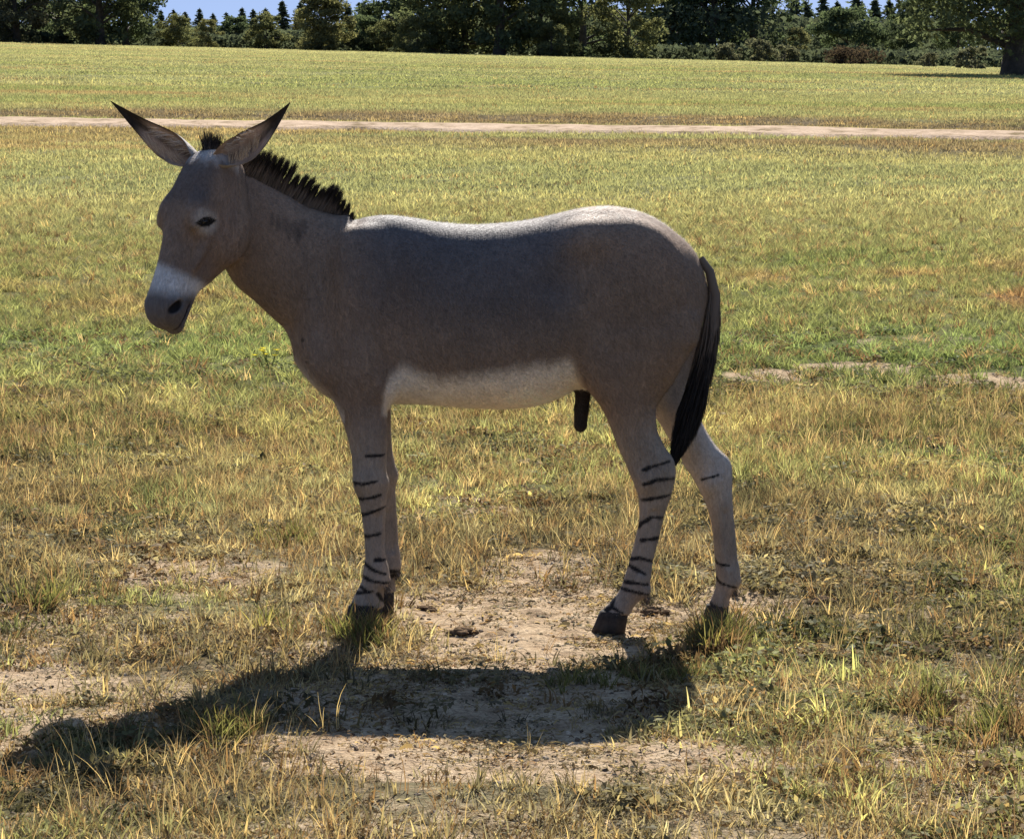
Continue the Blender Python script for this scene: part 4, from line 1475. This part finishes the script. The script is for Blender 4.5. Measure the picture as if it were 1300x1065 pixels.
def source(name, meshes):
    col_ = bpy.data.collections.new(name)
    for i, me in enumerate(meshes):
        o = bpy.data.objects.new(f'{name}_{i:02d}', me)
        col_.objects.link(o)
    return col_


def scatter(name, coll, X, Y, Z, rot, scl, idx, tint, label, cat):
    me = bpy.data.meshes.new(name)
    me.vertices.add(len(X))
    me.vertices.foreach_set('co', np.stack([X, Y, Z], 1).astype(np.float32).ravel())
    a = me.attributes.new('rot', 'FLOAT_VECTOR', 'POINT'); a.data.foreach_set('vector', rot.astype(np.float32).ravel())
    a = me.attributes.new('scl', 'FLOAT_VECTOR', 'POINT'); a.data.foreach_set('vector', scl.astype(np.float32).ravel())
    a = me.attributes.new('idx', 'INT', 'POINT'); a.data.foreach_set('value', idx.astype(np.int32))
    set_col(me, 'tint', tint)
    o = obj(name, me)
    ng = bpy.data.node_groups.new(name + '_nodes', 'GeometryNodeTree')
    ng.interface.new_socket('Geometry', in_out='INPUT', socket_type='NodeSocketGeometry')
    ng.interface.new_socket('Geometry', in_out='OUTPUT', socket_type='NodeSocketGeometry')
    gi = ng.nodes.new('NodeGroupInput'); go = ng.nodes.new('NodeGroupOutput')
    ci = ng.nodes.new('GeometryNodeCollectionInfo')
    ci.inputs['Collection'].default_value = coll
    ci.inputs['Separate Children'].default_value = True
    ci.inputs['Reset Children'].default_value = True
    ip = ng.nodes.new('GeometryNodeInstanceOnPoints')
    ip.inputs['Pick Instance'].default_value = True

    def na(n_, ty):
        q = ng.nodes.new('GeometryNodeInputNamedAttribute'); q.data_type = ty
        q.inputs['Name'].default_value = n_
        return q.outputs['Attribute']
    ng.links.new(gi.outputs[0], ip.inputs['Points'])
    ng.links.new(ci.outputs[0], ip.inputs['Instance'])
    ng.links.new(na('idx', 'INT'), ip.inputs['Instance Index'])
    ng.links.new(na('rot', 'FLOAT_VECTOR'), ip.inputs['Rotation'])
    ng.links.new(na('scl', 'FLOAT_VECTOR'), ip.inputs['Scale'])
    ng.links.new(ip.outputs[0], go.inputs[0])
    md = o.modifiers.new('scatter', 'NODES'); md.node_group = ng
    tag(o, label, cat, None, 'stuff')
    return o


def cloud(n, y0, y1, side, seed, power=1.0):
    r = np.random.default_rng(seed)
    # uniform over the wedge the camera can see, with a margin on both sides
    yy = r.uniform(0, 1, n * 3)
    Yq = y0 + (y1 - y0) * yy
    Xm = 0.19 * Yq + side
    ok = r.uniform(0, 1, n * 3) < Xm / (0.19 * y1 + side)
    Yq = Yq[ok][:n]; Xm = Xm[ok][:n]
    Xq = r.uniform(-1, 1, len(Yq)) * Xm
    return Xq, Yq, r


def layer(name, coll, nkind, n, y0, y1, side, seed, s0, s1, label, cat, cov, tintf, tilt=.12, zs=(0.8, 1.2), kinds=None):
    Xq, Yq, r = cloud(n, y0, y1, side, seed)
    keep = r.uniform(0, 1, len(Xq)) < cov(Xq, Yq, r)
    dr_ = np.abs(Yq - road_c(Xq)); keep &= dr_ > 0.95 + 1.5 * (fbm(Xq * 1.1, Yq * 1.1, 141, 3) - .35)
    # nothing grows through the hooves
    for hx, hy, rx, ry in ((at(463, 790, YN)[0], YN, .085, .065), (at(480, 770, YF)[0], YF - .02, .08, .06), (at(775, 795, YN)[0], YN, .085, .065), (at(908, 785, YF)[0], YF, .075, .055)):
        keep &= (((Xq - hx) / rx) ** 2 + ((Yq - hy) / ry) ** 2) > 1
    Xq, Yq = Xq[keep], Yq[keep]
    k = len(Xq)
    rot = np.stack([r.normal(0, tilt, k), r.normal(0, tilt, k), r.uniform(0, 6.283, k)], 1)
    s = r.uniform(s0, s1, k)
    scl = np.stack([s, s, s * r.uniform(*zs, k)], 1)
    idx = r.integers(0, nkind, k)
    return scatter(name, coll, Xq, Yq, terrain(Xq, Yq) - .002, rot, scl, idx, tintf(Xq, Yq, r), label, cat)


def tint_turf(k=1.0, var=.25, straw=.12, brown=.12):
    def fn(Xq, Yq, r):
        c = turf(Xq, Yq)
        u = r.uniform(0, 1, len(Xq))
        c = np.where((u < straw)[:, None], STRAW * .85, c)
        c = np.where(((u > straw) & (u < straw + brown))[:, None], BRN, c)
        c = c * (1 + r.normal(0, var, len(Xq)))[:, None].clip(.4, 1.8) * k
        return np.clip(c, .01, .8)
    return fn


T_up = source('upright_tufts', [tuft(300 + i, 22, .028, .035, .105, .0042, .38, .9) for i in range(6)])
T_low = source('low_tufts', [tuft(320 + i, 26, .05, .02, .060, .0046, .8, 1.1) for i in range(6)])
T_dry = source('dry_tufts', [tuft(340 + i, 12, .035, .05, .15, .0024, .45, .7) for i in range(5)])
T_weed = source('weed_mats', [leafweed(360 + i, 60, .07) for i in range(5)])
T_lit = source('straw_litter', [litter(380 + i, 40, .10) for i in range(5)])
T_far = source('turf_patches', [tuft(400 + i, 60, .35, .04, .11, .012, .5, .9) for i in range(4)])
T_clod = source('clods', [clod(420 + i) for i in range(5)])

SIDE = 1.4
layer('grass', T_low, 6, 30000, 5.6, 14, SIDE, 1, .7, 1.5, 'low sprawling grass around the animal', 'grass',
      lambda x, y, r: (1 - bare(x, y)) ** 1.3 * (.22 + .78 * sstep(.40, .58, fbm(x * 3, y * 3, 101, 3))), tint_turf(1.0, .28, .15, .15))
layer('grass', T_up, 6, 26000, 5.6, 14, SIDE, 2, .5, 1.15, 'upright tufts of green and yellow grass', 'grass',
      lambda x, y, r: (1 - bare(x, y)) ** 2.0 * (.06 + .94 * sstep(.46, .64, fbm(x * 2.6, y * 2.6, 103, 3))) * (.18 + .82 * sstep(8.8, 10.5, y)), tint_turf(1.1, .3, .18, .14))
layer('dry_grass', T_dry, 5, 16000, 5.6, 15, SIDE, 3, .5, 1.1, 'thin dry stalks standing among the grass', 'dry grass',
      lambda x, y, r: (1 - bare(x, y)) ** 1.2 * (.2 + .8 * sstep(.45, .6, fbm(x * 1.7, y * 1.7, 107, 3))) + .02,
      lambda x, y, r: np.clip(np.where((r.uniform(0, 1, len(x)) < .55)[:, None], STRAW, BRN * 1.1) * r.uniform(.6, 1.3, len(x))[:, None], 0, 1), .15)
layer('weeds', T_weed, 5, 15000, 5.6, 18, SIDE, 4, .6, 1.4, 'small broad leaved weeds spreading over the ground', 'weeds',
      lambda x, y, r: (1 - bare(x, y)) * (.15 + .85 * sstep(.46, .6, fbm(x * 1.9, y * 1.9, 109, 3))) ** 1.6 * .7,
      tint_turf(.72, .3, .14, .20), .1)
layer('straw_litter', T_lit, 5, 22000, 5.6, 15, SIDE, 5, .5, 1.2, 'dead stalks and crumbs lying on the sandy soil', 'straw',
      lambda x, y, r: (.12 + .75 * sstep(.45, .6, fbm(x * 3.1, y * 3.1, 113, 3))) * (1 - .35 * sstep(.7, 1, bare(x, y))) + .1,
      lambda x, y, r: np.clip(np.where((r.uniform(0, 1, len(x)) < .5)[:, None], STRAW * .8, np.where((r.uniform(0, 1, len(x)) < .5)[:, None], GREY * 1.1, BRN * 1.1)) * r.uniform(.5, 1.3, len(x))[:, None], 0, 1), .05)
layer('soil_clods', T_clod, 5, 60000, 5.6, 17, SIDE, 6, .0025, .010, 'crumbs and clods of pale sandy soil', 'soil',
      lambda x, y, r: .15 + .75 * sstep(.3, .9, bare(x, y)) * sstep(.40, .6, fbm(x * 4.1, y * 4.1, 127, 3)),
      lambda x, y, r: np.clip(np.where((r.uniform(0, 1, len(x)) < .3)[:, None], np.array([.14, .10, .07]), SOIL * .9) * r.uniform(.5, 1.15, len(x))[:, None], 0, 1), .5)
# middle distance
layer('grass', T_up, 6, 52000, 13.5, 32, 2.0, 7, .8, 1.7, 'knee deep band of grass behind the animal', 'grass',
      lambda x, y, r: (1 - bare(x, y)) * (.45 + .55 * sstep(.38, .58, fbm(x * 1.3, y * 1.3, 131, 3))), tint_turf(1.05, .25, .10, .10), .15, (.45, .85))
layer('grass', T_far, 4, 42000, 30, 75, 3.5, 8, .6, 1.2, 'short field grass on both sides of the gravel road', 'grass',
      lambda x, y, r: .9 * np.ones_like(x), tint_turf(1.05, .14, .04, .03), .04, (.5, 1.0))
layer('grass', T_far, 4, 50000, 75, 262, 6, 9, 1.2, 2.4, 'mown field grass rising to the trees', 'grass',
      lambda x, y, r: .9 * np.ones_like(x), tint_turf(1.08, .07, .01, .01), .03, (.3, .55))

# the tufts that grow in front of the feet and in the animal's shadow
r = np.random.default_rng(55)
tx, ty, ts = [], [], []
for px0, px1, py, nn_, sc_ in ((428, 492, 815, 26, 1.1), (436, 484, 806, 14, 1.2), (886, 946, 822, 34, 1.25), (890, 940, 806, 20, 1.3), (790, 880, 862, 26, .85), (690, 800, 872, 12, .85),
                               (255, 330, 935, 26, 1.1), (330, 372, 800, 12, 1.0), (20, 75, 775, 14, 1.2), (1215, 1300, 930, 16, 1.2), (325, 385, 690, 18, 1.2), (1130, 1200, 900, 14, 1.1)):
    Yc = Yof(py); k_ = math.hypot(Yc, CAMH) / F
    tx += list((r.uniform(px0, px1, nn_) - 650) * k_); ty += list(Yc + r.normal(0, .06, nn_)); ts += list(r.uniform(.7, 1.2, nn_) * sc_)
tx, ty, ts = np.array(tx), np.array(ty), np.array(ts)
k = len(tx)
tn = np.where((r.uniform(0, 1, k) < .5)[:, None], OLIVE * .85, np.where((r.uniform(0, 1, k) < .5)[:, None], YEL * .8, BRN)) * r.uniform(.6, 1.15, k)[:, None]
scatter('grass', T_up, tx, ty, terrain(tx, ty) - .002, np.stack([r.normal(0, .12, k), r.normal(0, .12, k), r.uniform(0, 6.28, k)], 1), np.stack([ts, ts, ts], 1), r.integers(0, 6, k), tn,
        'denser grass tufts standing in front of the hooves', 'grass')

# dark lumps of turned-up soil on the bare patch
def soil_lump(px, py, wpx, label, sd_):
    Yc = Yof(py); k_ = math.hypot(Yc, CAMH) / F
    rr = np.random.default_rng(sd_)
    Xc = (px - 650) * k_
    zc = float(terrain(np.array([Xc]), np.array([Yc]))[0])
    V, Fq = [], []
    src = [T_clod.objects[i].data for i in range(5)]
    R0 = wpx * k_ / 2
    for i in range(16):
        me = src[i % 5]; o_ = len(V)
        sc_ = R0 * rr.uniform(.22, .5)
        q = rr.normal(0, 1, 2) * R0 * .38
        hgt = R0 * .45 * math.exp(-(q @ q) / (R0 * R0 * .3))
        an = rr.uniform(0, 6.28); cs, sn = math.cos(an), math.sin(an)
        for v in me.vertices:
            x_, y_, z_ = v.co
            V.append((Xc + q[0] + sc_ * (cs * x_ - sn * y_), Yc + q[1] + sc_ * (sn * x_ + cs * y_), zc + hgt * .6 + sc_ * z_ * .8))
        Fq += [[o_ + a_ for a_ in p.vertices] for p in me.polygons]
    me = make_mesh('soil_lump', V, Fq, LUMP, False)
    tag(obj('soil_lump', me), label, 'soil lump', 'dark soil lumps on the bare patch')


m = NT('dark_soil')
nz = m.noise(60, 4, .6, m.pos())
b = m.n('BsdfPrincipled'); b.inputs['Roughness'].default_value = .95; b.inputs['Specular IOR Level'].default_value = 0
m.l(m.ramp(nz, [(.3, (.05, .034, .022)), (.7, (.17, .115, .072))]), b.inputs['Base Color']); m.l(m.bump(nz, .6, .01), b.inputs['Normal'])
m.l(b.outputs[0], m.out.inputs[0]); LUMP = m.m
soil_lump(588, 803, 34, 'larger dark soil lump in the middle of the bare patch', 1)
soil_lump(540, 774, 28, 'dark soil lump just behind and right of the near front hoof', 2)
soil_lump(822, 772, 34, 'dark soil lump between the two hind hooves', 3)
soil_lump(1043, 765, 36, 'dark soil lump in the grass right of the hind legs', 4)

# the yellow bloom in the grass below the neck
px, py = 341, 474
Yc = Yof(py); k_ = math.hypot(Yc, CAMH) / F
Xc = (px - 650) * k_; zc = float(terrain(np.array([Xc]), np.array([Yc]))[0])
fl = empty('yellow_flower', (Xc, Yc, zc)); tag(fl, 'small yellow flower growing in the grass below the neck', 'flower')
YM_ = leaf_material('yellow_petal', False, .4, col=(.75, .62, .06), gloss=0)
SM_ = leaf_material('flower_stem', False, .3, col=(.10, .14, .04), gloss=0)
rr = np.random.default_rng(4)
for i in range(7):
    q = np.array([Xc + rr.normal(0, .04), Yc + rr.normal(0, .03), zc + rr.uniform(.08, .13)])
    v, f = tube([(Xc + rr.normal(0, .01), Yc, zc - .01), q], [.002, .0014], 5)
    me = make_mesh('stem', v, f, SM_); set_float(me, 'var', np.full(len(v), .5)); obj('stem', me, fl)
    PV, PF = [q], []
    for k in range(16):
        g = k * math.pi / 8; R_p = (.026 if k % 2 == 0 else .012) * rr.uniform(.85, 1.1)
        PV.append(q + np.array([math.cos(g) * R_p, math.sin(g) * R_p * .8 - .004, R_p * .35]))
    PF = [[0, 1 + k, 1 + (k + 1) % 16] for k in range(16)]
    me = make_mesh('blossom', PV, PF, YM_); set_float(me, 'var', np.full(len(PV), .5)); obj('blossom', me, fl)
